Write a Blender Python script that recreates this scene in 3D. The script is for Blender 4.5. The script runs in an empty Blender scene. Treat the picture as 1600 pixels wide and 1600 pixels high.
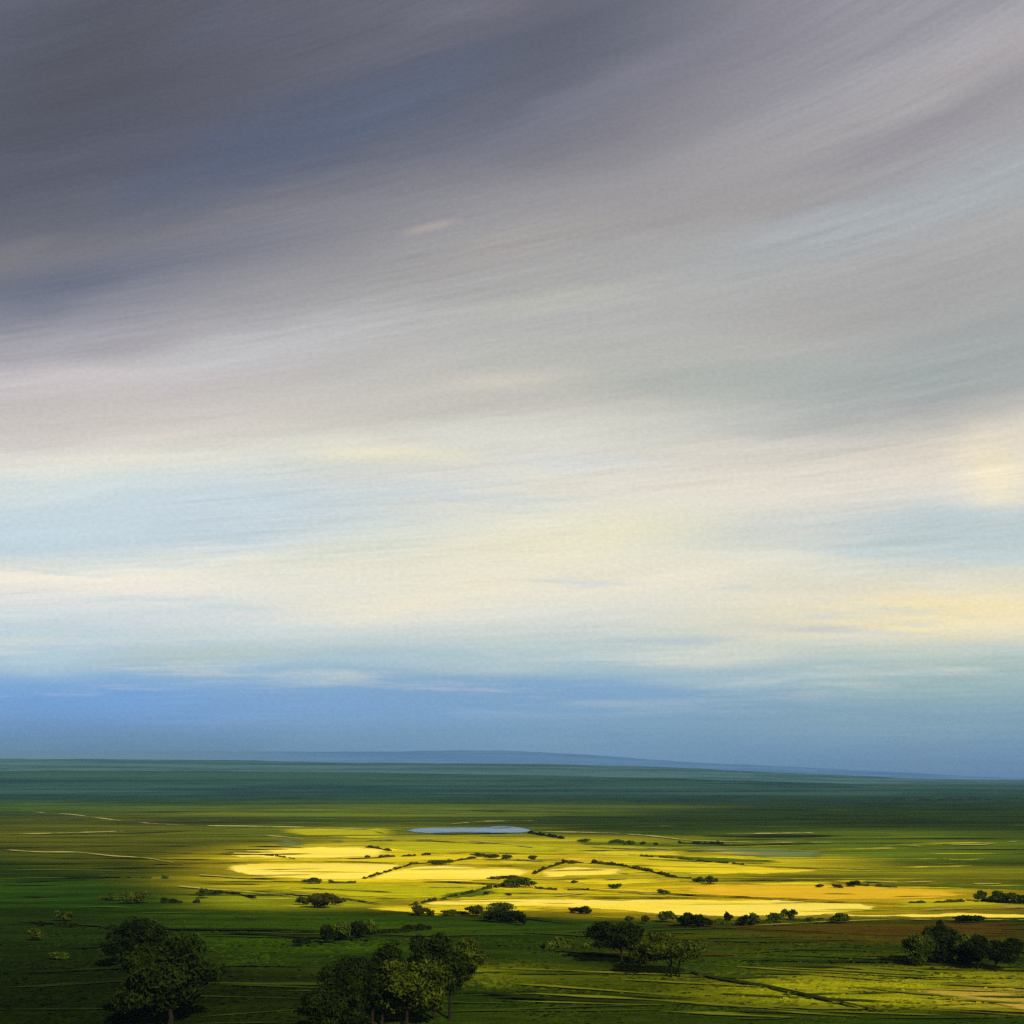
import bpy, math, random
import numpy as np
from mathutils import Vector

# ------------------------------------------------------------------ camera, sky, sun, exposure
SC = bpy.context.scene
COL = SC.collection
CAM_Z = 40.0
FPX = 1720.0            # focal length in pixels of the 1600 px wide photograph
HOR = 1222.0            # row of the horizon in the photograph

cam_data = bpy.data.cameras.new("camera")
cam_data.sensor_width = 36.0
cam_data.lens = 36.0 * FPX / 1600.0
cam_data.shift_y = (HOR - 800.0) / 1600.0
cam_data.clip_start = 0.5
cam_data.clip_end = 60000.0
cam = bpy.data.objects.new("camera", cam_data)
cam.location = (0, 0, CAM_Z)
cam.rotation_euler = (math.radians(90), 0, 0)
COL.objects.link(cam)
SC.camera = cam

SUN_EL = math.radians(35.0)
SUN_AZ = math.radians(150.0)       # clockwise from +Y (the view direction): behind the camera, to the right
SUN_DIR = Vector((math.sin(SUN_AZ) * math.cos(SUN_EL), math.cos(SUN_AZ) * math.cos(SUN_EL), math.sin(SUN_EL)))
sun_data = bpy.data.lights.new("sun", 'SUN')
sun_data.energy = 5.0
sun_data.angle = math.radians(0.5)
sun_data.color = (1.0, 0.93, 0.80)
sun = bpy.data.objects.new("sun", sun_data)
sun.rotation_euler = (-SUN_DIR).to_track_quat('-Z', 'Y').to_euler()
sun.location = (0, 0, 3000)
COL.objects.link(sun)

SC.view_settings.view_transform = 'Standard'
SC.view_settings.look = 'None'
SC.view_settings.exposure = 0.0
SC.view_settings.gamma = 1.0
SC.view_settings.use_curve_mapping = False
SC.cycles.use_denoising = False
SC.cycles.sample_clamp_indirect = 1.0
SC.cycles.volume_bounces = 1
SC.cycles.max_bounces = 8
SC.cycles.transparent_max_bounces = 16


def lin(c):
    return tuple(((v / 255.0) / 12.92 if v / 255.0 <= 0.04045 else ((v / 255.0 + 0.055) / 1.055) ** 2.4) for v in c)


class G:
    """small helper to write node graphs as expressions"""
    def __init__(self, tree):
        self.t = tree
        self.n = tree.nodes
        self.l = tree.links

    def put(self, sock, v):
        if isinstance(v, bpy.types.NodeSocket):
            self.l.new(v, sock)
        elif isinstance(v, (tuple, list)) and len(v) == 3 and sock.type == 'RGBA':
            sock.default_value = (*v, 1.0)
        else:
            sock.default_value = v

    def m(self, op, a, b=0.0, c=0.0, clamp=False):
        nd = self.n.new('ShaderNodeMath'); nd.operation = op; nd.use_clamp = clamp
        for i, v in enumerate((a, b, c)):
            self.put(nd.inputs[i], v)
        return nd.outputs[0]

    def xyz(self, x, y, z=0.0):
        nd = self.n.new('ShaderNodeCombineXYZ')
        for i, v in enumerate((x, y, z)):
            self.put(nd.inputs[i], v)
        return nd.outputs[0]

    def sep(self, v):
        nd = self.n.new('ShaderNodeSeparateXYZ'); self.put(nd.inputs[0], v)
        return nd.outputs

    def noise(self, vec, scale=1.0, detail=3.0, rough=0.5, dist=0.0):
        nd = self.n.new('ShaderNodeTexNoise')
        self.put(nd.inputs['Vector'], vec)
        nd.inputs['Scale'].default_value = scale
        nd.inputs['Detail'].default_value = detail
        nd.inputs['Roughness'].default_value = rough
        nd.inputs['Distortion'].default_value = dist
        return nd.outputs['Fac']

    def map(self, v, a, b, c=0.0, d=1.0, smooth=True):
        nd = self.n.new('ShaderNodeMapRange')
        nd.interpolation_type = 'SMOOTHSTEP' if smooth else 'LINEAR'
        nd.clamp = True
        for i, x in enumerate((v, a, b, c, d)):
            self.put(nd.inputs[i], x)
        return nd.outputs[0]

    def mix(self, f, a, b, mode='MIX'):
        nd = self.n.new('ShaderNodeMix'); nd.data_type = 'RGBA'; nd.blend_type = mode
        self.put(nd.inputs[0], f); self.put(nd.inputs[6], a); self.put(nd.inputs[7], b)
        return nd.outputs[2]

    def ramp(self, f, stops, interp='LINEAR'):
        nd = self.n.new('ShaderNodeValToRGB'); self.put(nd.inputs[0], f)
        cr = nd.color_ramp; cr.interpolation = interp
        stops = sorted(stops, key=lambda s: s[0])
        while len(cr.elements) < len(stops):
            cr.elements.new(1.0)
        for e, (p, c) in zip(cr.elements, stops):
            e.position = p; e.color = (*c, 1.0)
        return nd.outputs[0]


world = bpy.data.worlds.new("World")
SC.world = world
world.use_nodes = True
world.node_tree.nodes.clear()
g = G(world.node_tree)
geo = g.n.new('ShaderNodeTexCoord').outputs['Generated']     # the direction looked at
dx, dy, dz = g.sep(geo)
az = g.m('ARCTAN2', dx, dy)                                   # azimuth, elevation of the sky point
el = g.m('ARCTAN2', dz, g.m('SQRT', g.m('ADD', g.m('MULTIPLY', dx, dx), g.m('MULTIPLY', dy, dy))))
# the cloud streets fan out from the left horizon: work in tangent units of azimuth and elevation
azc = g.m('MINIMUM', g.m('MAXIMUM', az, -1.2), 1.2)
elc = g.m('MINIMUM', g.m('MAXIMUM', el, -0.2), 1.05)
S = FPX / 1600.0
sx0 = g.m('MULTIPLY_ADD', g.m('TANGENT', azc), S, 0.5)
sy0 = g.m('MULTIPLY', g.m('DIVIDE', g.m('TANGENT', elc), g.m('COSINE', azc)), S)
sy0 = g.m('MINIMUM', sy0, 1.2)
sx0 = g.m('MINIMUM', g.m('MAXIMUM', sx0, -0.6), 1.6)
warp = g.noise(g.xyz(g.m('MULTIPLY', sx0, 1.7), g.m('MULTIPLY', sy0, 7.0)), 1.0, 4.0, 0.55)
sy = g.m('MULTIPLY_ADD', g.m('SUBTRACT', warp, 0.5), g.map(sy0, 0.03, 0.2, 0.014, 0.075), sy0)
sx = sx0
bend = g.m('SUBTRACT', sx, 0.5)
sy_s = g.m('MAXIMUM', sy, 0.0)
t = g.m('SUBTRACT', sy, g.m('MULTIPLY', g.m('MULTIPLY', g.m('POWER', sy_s, 1.5), 0.55), bend))


def col_stops(x, rows):
    out = []
    for y, c in rows:
        s = (HOR - y) / 1600.0
        tt = s - 0.55 * s ** 1.5 * (x / 1600.0 - 0.5)
        out.append((min(max(tt, 0.0), 1.0), lin(c)))
    return out


LEFT = [(1222, (76, 108, 132)), (1180, (80, 114, 142)), (1155, (90, 130, 168)), (1120, (108, 150, 200)), (1085, (120, 162, 208)), (1045, (152, 184, 208)), (1000, (188, 207, 214)),
        (960, (208, 216, 216)), (920, (226, 223, 214)), (893, (236, 228, 208)), (850, (188, 205, 212)), (800, (192, 208, 214)),
        (765, (206, 215, 212)), (740, (220, 220, 208)), (700, (206, 199, 191)), (650, (193, 186, 180)), (600, (190, 182, 182)),
        (560, (168, 163, 167)), (500, (138, 137, 145)), (450, (108, 110, 124)), (400, (114, 113, 120)), (350, (100, 101, 110)),
        (290, (87, 87, 99)), (200, (81, 82, 94)), (100, (84, 85, 98)), (0, (91, 92, 106))]
CENT = [(1222, (94, 130, 162)), (1160, (112, 150, 180)), (1120, (122, 160, 192)), (1085, (130, 166, 196)), (1055, (150, 180, 198)), (1025, (177, 197, 199)),
        (1000, (194, 205, 200)), (970, (216, 216, 205)), (930, (232, 225, 202)), (880, (227, 221, 197)), (830, (223, 219, 198)),
        (780, (219, 214, 198)), (730, (216, 211, 199)), (690, (206, 204, 193)), (650, (199, 196, 184)), (600, (189, 185, 177)),
        (550, (179, 178, 173)), (500, (174, 173, 170)), (450, (165, 163, 160)), (400, (158, 155, 152)), (350, (149, 146, 147)),
        (300, (137, 135, 139)), (250, (124, 122, 130)), (200, (107, 108, 120)), (150, (97, 99, 112)), (100, (91, 94, 107)),
        (50, (94, 96, 109)), (0, (103, 101, 112))]
RIGHT = [(1222, (80, 114, 150)), (1190, (94, 130, 162)), (1160, (110, 145, 170)), (1120, (125, 158, 176)), (1080, (150, 178, 182)), (1040, (176, 194, 186)), (1012, (206, 209, 191)),
         (990, (236, 224, 188)), (955, (239, 223, 180)), (920, (226, 216, 188)), (880, (206, 209, 196)), (840, (182, 197, 197)),
         (805, (186, 198, 200)), (770, (212, 209, 199)), (720, (223, 213, 197)), (680, (214, 205, 189)), (650, (190, 186, 177)),
         (610, (160, 163, 160)), (560, (156, 161, 159)), (500, (159, 162, 160)), (440, (160, 158, 156)), (390, (161, 158, 157)),
         (340, (165, 164, 163)), (300, (162, 166, 168)), (260, (160, 164, 168)), (220, (155, 153, 156)), (160, (150, 146, 150)),
         (100, (166, 161, 162)), (50, (160, 157, 161)), (0, (150, 146, 153))]
cl = g.ramp(t, col_stops(60, LEFT))
cc = g.ramp(t, col_stops(800, CENT))
cr = g.ramp(t, col_stops(1540, RIGHT))
sky = g.mix(g.map(sx, 0.04, 0.52), cl, cc)
sky = g.mix(g.map(sx, 0.52, 0.95), sky, cr)

# soft cloud patches and gaps: centre (x, y), half sizes, tilt in degrees, colour, strength
PATCH = [
    (330, 815, 420, 62, 0, (190, 205, 213), 0.75), (640, 770, 170, 30, 0, (200, 208, 210), 0.5),
    (600, 712, 150, 20, 0, (234, 226, 190), 0.7), (130, 90, 190, 110, 35, (78, 78, 80), 0.55),
    (420, 230, 300, 70, 20, (84, 92, 114), 0.75), (620, 160, 200, 50, 25, (90, 99, 120), 0.6),
    (90, 455, 130, 38, 20, (98, 102, 120), 0.55), (30, 395, 70, 20, 25, (122, 120, 120), 0.4),
    (672, 370, 60, 8, 12, (184, 170, 156), 0.6), (800, 395, 170, 26, 14, (172, 162, 158), 0.35),
    (400, 540, 300, 34, 8, (188, 188, 188), 0.65), (150, 592, 210, 30, 6, (198, 190, 190), 0.6),
    (820, 600, 150, 18, 3, (208, 200, 184), 0.6), (870, 465, 180, 26, 10, (186, 186, 170), 0.4),
    (1010, 110, 220, 34, 24, (128, 126, 140), 0.55), (1330, 350, 230, 34, 14, (168, 173, 175), 0.45),
    (1500, 262, 150, 34, 22, (162, 164, 166), 0.4), (1480, 175, 220, 24, 24, (140, 136, 142), 0.5),
    (1180, 320, 260, 26, 12, (152, 148, 146), 0.55), (1200, 585, 420, 46, 2, (158, 165, 160), 0.7),
    (1000, 545, 250, 26, 5, (170, 174, 166), 0.45), (760, 640, 260, 22, 4, (182, 176, 172), 0.45),
    (920, 715, 130, 22, 0, (208, 212, 212), 0.5), (930, 850, 220, 40, 4, (232, 225, 190), 0.6),
    (1250, 840, 150, 34, 4, (216, 213, 206), 0.55), (1430, 838, 170, 38, 0, (190, 200, 200), 0.55),
    (1200, 760, 260, 50, 0, (222, 212, 198), 0.4), (560, 860, 220, 26, 10, (208, 212, 194), 0.55),
    (150, 905, 280, 16, -3, (240, 230, 212), 0.7), (640, 940, 260, 24, 4, (236, 226, 198), 0.7),
    (1050, 912, 300, 36, 6, (236, 226, 204), 0.55), (1480, 955, 190, 38, 4, (242, 224, 172), 0.75),
    (330, 1020, 220, 22, 3, (186, 198, 184), 0.6), (650, 1020, 300, 10, 0, (162, 186, 200), 0.5),
    (1060, 998, 110, 7, 1, (178, 190, 196), 0.7), (1150, 1025, 190, 16, -2, (208, 210, 194), 0.6),
    (1290, 990, 120, 8, -3, (186, 192, 194), 0.6), (180, 1092, 330, 40, -2, (104, 154, 214), 0.65),
    (560, 1105, 300, 36, 0, (116, 158, 208), 0.5), (900, 1080, 330, 36, -3, (116, 156, 196), 0.7),
    (1330, 1120, 360, 44, 0, (128, 160, 178), 0.6), (1550, 735, 80, 70, -20, (242, 228, 190), 0.8),
    (240, 40, 160, 40, 30, (88, 86, 90), 0.4), (720, 10, 110, 26, 10, (116, 116, 128), 0.5),
    (420, 60, 90, 34, 25, (94, 92, 106), 0.5),
    (760, 1042, 160, 14, 0, (186, 202, 200), 0.5), (420, 1050, 150, 14, 2, (150, 182, 206), 0.5), (1130, 1062, 180, 14, -3, (166, 188, 196), 0.5),
    (60, 1030, 120, 26, 0, (190, 208, 214), 0.5), (1450, 1075, 200, 26, 0, (158, 184, 180), 0.5), (300, 960, 260, 18, 2, (206, 210, 214), 0.5),
    (700, 690, 300, 14, 3, (214, 210, 198), 0.4), (200, 725, 250, 14, 3, (228, 222, 206), 0.4), (1120, 690, 300, 18, 3, (222, 214, 198), 0.4),
]
edge = g.noise(g.xyz(g.m('MULTIPLY', sx, 6.0), g.m('MULTIPLY', t, 26.0)), 1.0, 5.0, 0.6)
edge2 = g.m('MULTIPLY', g.m('SUBTRACT', edge, 0.5), 1.1)
pos = g.xyz(sx, sy)
for (x, y, a, b, tilt, c, k) in PATCH:
    mp = g.n.new('ShaderNodeMapping'); mp.vector_type = 'TEXTURE'
    g.put(mp.inputs['Vector'], pos)
    mp.inputs['Location'].default_value = (x / 1600.0, (HOR - y) / 1600.0, 0)
    mp.inputs['Rotation'].default_value = (0, 0, math.radians(tilt))
    mp.inputs['Scale'].default_value = (a / 1600.0, b / 1600.0, 1)
    ln = g.n.new('ShaderNodeVectorMath'); ln.operation = 'LENGTH'; g.put(ln.inputs[0], mp.outputs[0])
    d = g.m('ADD', ln.outputs['Value'], edge2)
    sky = g.mix(g.map(d, 1.35, 0.0, 0.0, k), sky, lin(c))
veil = g.noise(g.xyz(g.m('MULTIPLY', sx, 3.4), g.m('MULTIPLY', sy, 34.0), 5.0), 1.0, 6.0, 0.62)
vk = g.m('MULTIPLY', g.map(veil, 0.50, 0.68, 0.0, 0.5), g.m('MULTIPLY', g.map(sy0, 0.045, 0.12), g.map(sy0, 0.30, 0.16)))
sky = g.mix(vk, sky, lin((222, 220, 206)))
vb = g.m('MULTIPLY', g.map(veil, 0.46, 0.34, 0.0, 0.45), g.m('MULTIPLY', g.map(sy0, 0.09, 0.16), g.map(sy0, 0.34, 0.24)))
sky = g.mix(vb, sky, lin((184, 204, 212)))
# wind-combed streaks running along the cloud streets, and a fine grain
st1 = g.noise(g.xyz(g.m('MULTIPLY', sx, 2.2), g.m('MULTIPLY', t, 34.0)), 1.0, 5.0, 0.6)
t0 = g.m('SUBTRACT', sy0, g.m('MULTIPLY', g.m('MULTIPLY', g.m('POWER', g.m('MAXIMUM', sy0, 0.0), 1.5), 0.62), bend))
st2 = g.noise(g.xyz(g.m('MULTIPLY', sx, 7.0), g.m('MULTIPLY', t0, 190.0)), 1.0, 4.0, 0.65)
gr = g.noise(g.xyz(g.m('MULTIPLY', sx, 190.0), g.m('MULTIPLY', sy0, 300.0)), 1.0, 2.0, 0.6)
patchy = g.noise(g.xyz(g.m('MULTIPLY', sx, 4.0), g.m('MULTIPLY', t, 9.0), 3.0), 1.0, 2.0, 0.5)
amp2 = g.map(patchy, 0.42, 0.62, 0.08, 0.36)
k = g.m('MULTIPLY_ADD', g.m('SUBTRACT', st1, 0.5), g.map(sy0, 0.03, 0.3, 0.12, 0.30), 1.0)
k = g.m('ADD', k, g.m('MULTIPLY', g.m('SUBTRACT', st2, 0.5), amp2))
k = g.m('ADD', k, g.m('MULTIPLY', g.m('SUBTRACT', gr, 0.5), 0.22))
vm = g.n.new('ShaderNodeVectorMath'); vm.operation = 'SCALE'
g.put(vm.inputs[0], sky)
g.put(vm.inputs['Scale'], g.m('MULTIPLY', k, g.map(sy0, 0.02, 0.25, 10.6, 11.3)))
clouds = vm.outputs[0]
ns = g.n.new('ShaderNodeTexSky'); ns.sky_type = 'NISHITA'; ns.sun_disc = False
ns.sun_elevation = SUN_EL; ns.sun_rotation = SUN_AZ; ns.altitude = 200.0
thin = g.map(patchy, 0.35, 0.7, 0.985, 0.94)                   # how much the cloud covers the clear sky behind it
nsv = g.n.new('ShaderNodeVectorMath'); nsv.operation = 'SCALE'
g.put(nsv.inputs[0], ns.outputs[0]); nsv.inputs['Scale'].default_value = 1.0
full = g.mix(thin, nsv.outputs[0], clouds)
bg = g.n.new('ShaderNodeBackground'); g.put(bg.inputs['Color'], full); bg.inputs['Strength'].default_value = 0.1
wo = g.n.new('ShaderNodeOutputWorld'); g.l.new(bg.outputs[0], wo.inputs['Surface'])

# ------------------------------------------------------------------ helpers
def obj(name, verts, faces, mat, parent=None, loc=(0, 0, 0), smooth=False):
    me = bpy.data.meshes.new(name)
    verts = np.asarray(verts, dtype=np.float32).reshape(-1, 3)
    me.from_pydata(verts.tolist(), [], faces)
    if mat: me.materials.append(mat)
    if smooth:
        me.polygons.foreach_set('use_smooth', [True] * len(me.polygons))
    me.update()
    o = bpy.data.objects.new(name, me)
    o.location = loc
    COL.objects.link(o)
    if parent: o.parent = parent
    return o


def tag(o, label=None, cat=None, group=None, kind=None):
    if label: o['label'] = label
    if cat: o['category'] = cat
    if group: o['group'] = group
    if kind: o['kind'] = kind
    return o


def grid_faces(nx, ny):
    return [(j * nx + i, j * nx + i + 1, (j + 1) * nx + i + 1, (j + 1) * nx + i) for j in range(ny - 1) for i in range(nx - 1)]


def sstep(x, a, b):
    u = np.clip((np.asarray(x, dtype=float) - a) / (b - a), 0, 1)
    return u * u * (3 - 2 * u)


rng_t = np.random.default_rng(5)
WAVES = []
for i in range(46):
    lam = 34.0 * (1.13 ** (i % 23))
    ang = rng_t.normal(0.10, 0.16)                              # ridges run mostly across the view
    WAVES.append((math.sin(ang) * 2 * math.pi / lam, math.cos(ang) * 2 * math.pi / lam, rng_t.uniform(0, 6.28), lam))


def height(x, y):
    x = np.asarray(x, dtype=float); y = np.asarray(y, dtype=float)
    r = np.sqrt(x * x * 0.35 + np.maximum(y, 0) ** 2 + 1e-6)
    r = np.where(y < 0, np.abs(x) * 0.59, r)
    h = 36.0 * (1 - sstep(r, 0, 140))
    for i, (kx, ky, ph, lam) in enumerate(WAVES):
        a = 0.0034 * lam
        if lam < 90:
            damp = 1 - sstep(y, 260, 420)
        else:
            damp = (0.30 + 0.70 * (1 - sstep(y, 230, 420)) + 1.6 * sstep(y, 900, 2600))
        h = h + a * 0.42 * damp * np.sin(kx * x + ky * y + ph) * sstep(y, 60, 170)
    return h


def ground(px, py, off=0.0):
    """where the line of sight through photo pixel (px, py) meets the land"""
    px = np.asarray(px, dtype=float); py = np.asarray(py, dtype=float)
    X = (px - 800) / FPX; Z = (HOR - py) / FPX
    y = CAM_Z / -Z
    for _ in range(26):
        hn = height(X * y, y) + off
        y = 0.45 * y + 0.55 * (hn - CAM_Z) / Z
    return X * y, y, height(X * y, y) + off


def to_px(x, y, z=0.0):
    y = np.maximum(y, 1.0)
    return 800 + FPX * x / y, HOR - FPX * (z - CAM_Z) / y


# ------------------------------------------------------------------ materials
def new_mat(name):
    m = bpy.data.materials.new(name); m.use_nodes = True
    m.node_tree.nodes.clear()
    return m, G(m.node_tree)


def finish(g, color, rough=0.9, normal=None, spec=0.25, transl=None, cover=None):
    p = g.n.new('ShaderNodeBsdfDiffuse')
    g.put(p.inputs['Color'], color)
    p.inputs['Roughness'].default_value = 0.3
    if normal: g.put(p.inputs['Normal'], normal)
    out = g.n.new('ShaderNodeOutputMaterial')
    sh = p.outputs[0]
    if transl:
        tr = g.n.new('ShaderNodeBsdfTranslucent'); g.put(tr.inputs[0], transl)
        ms = g.n.new('ShaderNodeMixShader'); ms.inputs[0].default_value = 0.3
        g.l.new(sh, ms.inputs[1]); g.l.new(tr.outputs[0], ms.inputs[2]); sh = ms.outputs[0]
    if cover is not None:
        tp = g.n.new('ShaderNodeBsdfTransparent'); mc = g.n.new('ShaderNodeMixShader'); g.put(mc.inputs[0], cover)
        g.l.new(tp.outputs[0], mc.inputs[1]); g.l.new(sh, mc.inputs[2]); sh = mc.outputs[0]
    g.l.new(sh, out.inputs[0])


def streak_pos(g):
    """world position, stretched so that rows and swathes run across the valley"""
    geo = g.n.new('ShaderNodeNewGeometry').outputs['Position']
    x, y, z = g.sep(geo)
    return geo, x, y


def land_noise(g, contrast):
    geo, x, y = streak_pos(g)
    bendy = g.noise(g.xyz(g.m('MULTIPLY', x, 0.006), g.m('MULTIPLY', y, 0.006)), 1.0, 2.0)
    y2 = g.m('MULTIPLY_ADD', g.m('SUBTRACT', bendy, 0.5), 50.0, y)
    a = g.noise(g.xyz(g.m('MULTIPLY', x, 0.012), g.m('MULTIPLY', y2, 0.07)), 1.0, 7.0, 0.68)
    b = g.noise(g.xyz(g.m('MULTIPLY', x, 0.11), g.m('MULTIPLY', y2, 0.9)), 1.0, 4.0, 0.7)
    f = g.noise(g.xyz(g.m('MULTIPLY', x, 1.3), g.m('MULTIPLY', y, 1.3)), 1.0, 3.0, 0.7)
    c = g.noise(g.xyz(g.m('MULTIPLY', x, 0.0022), g.m('MULTIPLY', y2, 0.016)), 1.0, 6.0, 0.72)
    far = g.map(y, 250.0, 900.0, 0.15, 0.62)
    v = g.m('ADD', g.m('ADD', g.m('MULTIPLY', a, 0.42), g.m('MULTIPLY', b, 0.45)), g.m('MULTIPLY', f, 0.13))
    v = g.m('ADD', g.m('MULTIPLY', v, g.m('SUBTRACT', 1.0, far)), g.m('MULTIPLY', c, far))
    return g.map(v, 0.5 - 0.11, 0.5 + 0.11, 1 - contrast, 1 + contrast, False), a, b, f


def scale_col(g, col, k):
    v = g.n.new('ShaderNodeVectorMath'); v.operation = 'SCALE'
    g.put(v.inputs[0], col); g.put(v.inputs['Scale'], k)
    return v.outputs[0]


def bump(g, h, strength, dist):
    b = g.n.new('ShaderNodeBump'); b.inputs['Strength'].default_value = strength
    b.inputs['Distance'].default_value = dist
    g.put(b.inputs['Height'], h)
    return b.outputs[0]


m_ground, g = new_mat("meadow_land")
at = g.n.new('ShaderNodeAttribute'); at.attribute_name = 'turf'
k, a, b, f = land_noise(g, 0.60)
base = at.outputs['Color']
olive = g.mix(1.0, base, (1.6, 1.45, 0.8), 'MULTIPLY')
col = g.mix(g.map(a, 0.45, 0.68, 0.0, 0.7), base, olive)
col = scale_col(g, col, k)
finish(g, col, 1.0, bump(g, g.m('ADD', b, g.m('MULTIPLY', f, 0.6)), 0.8, 0.9), 0.1)


def crop_mat(name, c, c2, contrast=0.2):
    m, g = new_mat(name)
    k, a, b, f = land_noise(g, contrast)
    col = g.mix(g.map(a, 0.40, 0.62), c, c2)
    # thin, streaky margins: the crop peters out towards the edge of its field
    cv = g.n.new('ShaderNodeAttribute'); cv.attribute_name = 'cover'
    geo, x, y = streak_pos(g)
    e = g.noise(g.xyz(g.m('MULTIPLY', x, 0.02), g.m('MULTIPLY', y, 0.22), 7.0), 1.0, 6.0, 0.72)
    cover = g.map(g.m('ADD', cv.outputs['Fac'], g.m('MULTIPLY', g.m('SUBTRACT', e, 0.5), 1.9)), 0.28, 0.50)
    finish(g, scale_col(g, col, k), 1.0, bump(g, g.m('ADD', b, f), 0.5, 0.5), 0.1, None, cover)
    return m


CROP = {
    'straw':  crop_mat("ripe_straw_crop", (0.82, 0.66, 0.11), (0.70, 0.54, 0.035), 0.20),
    'yellow': crop_mat("yellow_crop", (0.66, 0.52, 0.014), (0.46, 0.38, 0.008), 0.25),
    'lime':   crop_mat("lime_green_crop", (0.42, 0.38, 0.005), (0.27, 0.27, 0.003), 0.4),
    'orange': crop_mat("orange_ripe_crop", (0.66, 0.41, 0.018), (0.50, 0.32, 0.010), 0.28),
    'brown':  crop_mat("brown_ploughed_soil", (0.060, 0.036, 0.003), (0.050, 0.038, 0.003), 0.5),
    'green':  crop_mat("green_pasture", (0.075, 0.105, 0.004), (0.05, 0.08, 0.003), 0.4),
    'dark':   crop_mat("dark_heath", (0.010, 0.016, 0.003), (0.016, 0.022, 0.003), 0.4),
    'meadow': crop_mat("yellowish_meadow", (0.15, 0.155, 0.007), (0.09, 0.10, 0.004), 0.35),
    'turf': crop_mat("shade_green_turf", (0.036, 0.054, 0.003), (0.024, 0.040, 0.002), 0.35),  # pasture green darkened for the shaded foreground
    'sage':   crop_mat("grey_green_pasture", (0.14, 0.17, 0.05), (0.10, 0.14, 0.03), 0.2),
    'pale':   crop_mat("pale_dry_track", (0.36, 0.34, 0.09), (0.18, 0.19, 0.03), 0.4),
    'gold':   crop_mat("golden_dry_grass", (0.42, 0.29, 0.035), (0.22, 0.18, 0.015), 0.35),
}


def leaf_mat(name, dark, light):
    m, g = new_mat(name)
    oi = g.n.new('ShaderNodeObjectInfo').outputs['Random']
    tc = g.n.new('ShaderNodeTexCoord').outputs['Object']
    n = g.noise(tc, 0.55, 4.0, 0.65)
    rnd = g.n.new('ShaderNodeAttribute'); rnd.attribute_name = 'leaf_tone'
    v = g.m('ADD', g.map(n, 0.35, 0.65, 0.0, 0.6), g.m('MULTIPLY', rnd.outputs['Fac'], 0.4))
    col = g.mix(v, dark, light)
    col = scale_col(g, col, g.m('MULTIPLY_ADD', oi, 0.3, 0.85))
    finish(g, col, 0.75, None, 0.25, transl=col)
    return m


LEAF = {
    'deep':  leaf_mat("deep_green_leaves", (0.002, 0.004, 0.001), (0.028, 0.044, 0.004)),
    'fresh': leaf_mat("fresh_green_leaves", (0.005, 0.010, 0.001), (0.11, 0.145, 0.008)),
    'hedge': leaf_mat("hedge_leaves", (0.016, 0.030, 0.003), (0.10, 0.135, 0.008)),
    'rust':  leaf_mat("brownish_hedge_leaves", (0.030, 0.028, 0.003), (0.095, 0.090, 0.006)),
}
m_bark, g = new_mat("dark_bark")
tc = g.n.new('ShaderNodeTexCoord').outputs['Object']
mpb = g.n.new('ShaderNodeMapping'); g.put(mpb.inputs[0], tc); mpb.inputs['Scale'].default_value = (6, 6, 1.2)
nb = g.noise(mpb.outputs[0], 1.0, 5.0, 0.6)
finish(g, g.ramp(nb, [(0.3, (0.006, 0.005, 0.003)), (0.7, (0.028, 0.022, 0.013))]), 0.9, bump(g, nb, 0.6, 0.05), 0.2)

m_water, g = new_mat("pond_water")
geo, x, y = streak_pos(g)
w = g.noise(g.xyz(g.m('MULTIPLY', x, 0.05), g.m('MULTIPLY', y, 0.10)), 1.0, 4.0, 0.6)
p = g.n.new('ShaderNodeBsdfPrincipled'); p.inputs['Base Color'].default_value = (0.06, 0.09, 0.13, 1)
g.put(p.inputs['Roughness'], g.map(w, 0.4, 0.65, 0.06, 0.30))
g.put(p.inputs['Normal'], bump(g, g.noise(g.xyz(g.m('MULTIPLY', x, 0.25), g.m('MULTIPLY', y, 0.6)), 1.0, 3.0), 0.25, 0.15))
o_ = g.n.new('ShaderNodeOutputMaterial'); g.l.new(p.outputs[0], o_.inputs[0])

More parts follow.
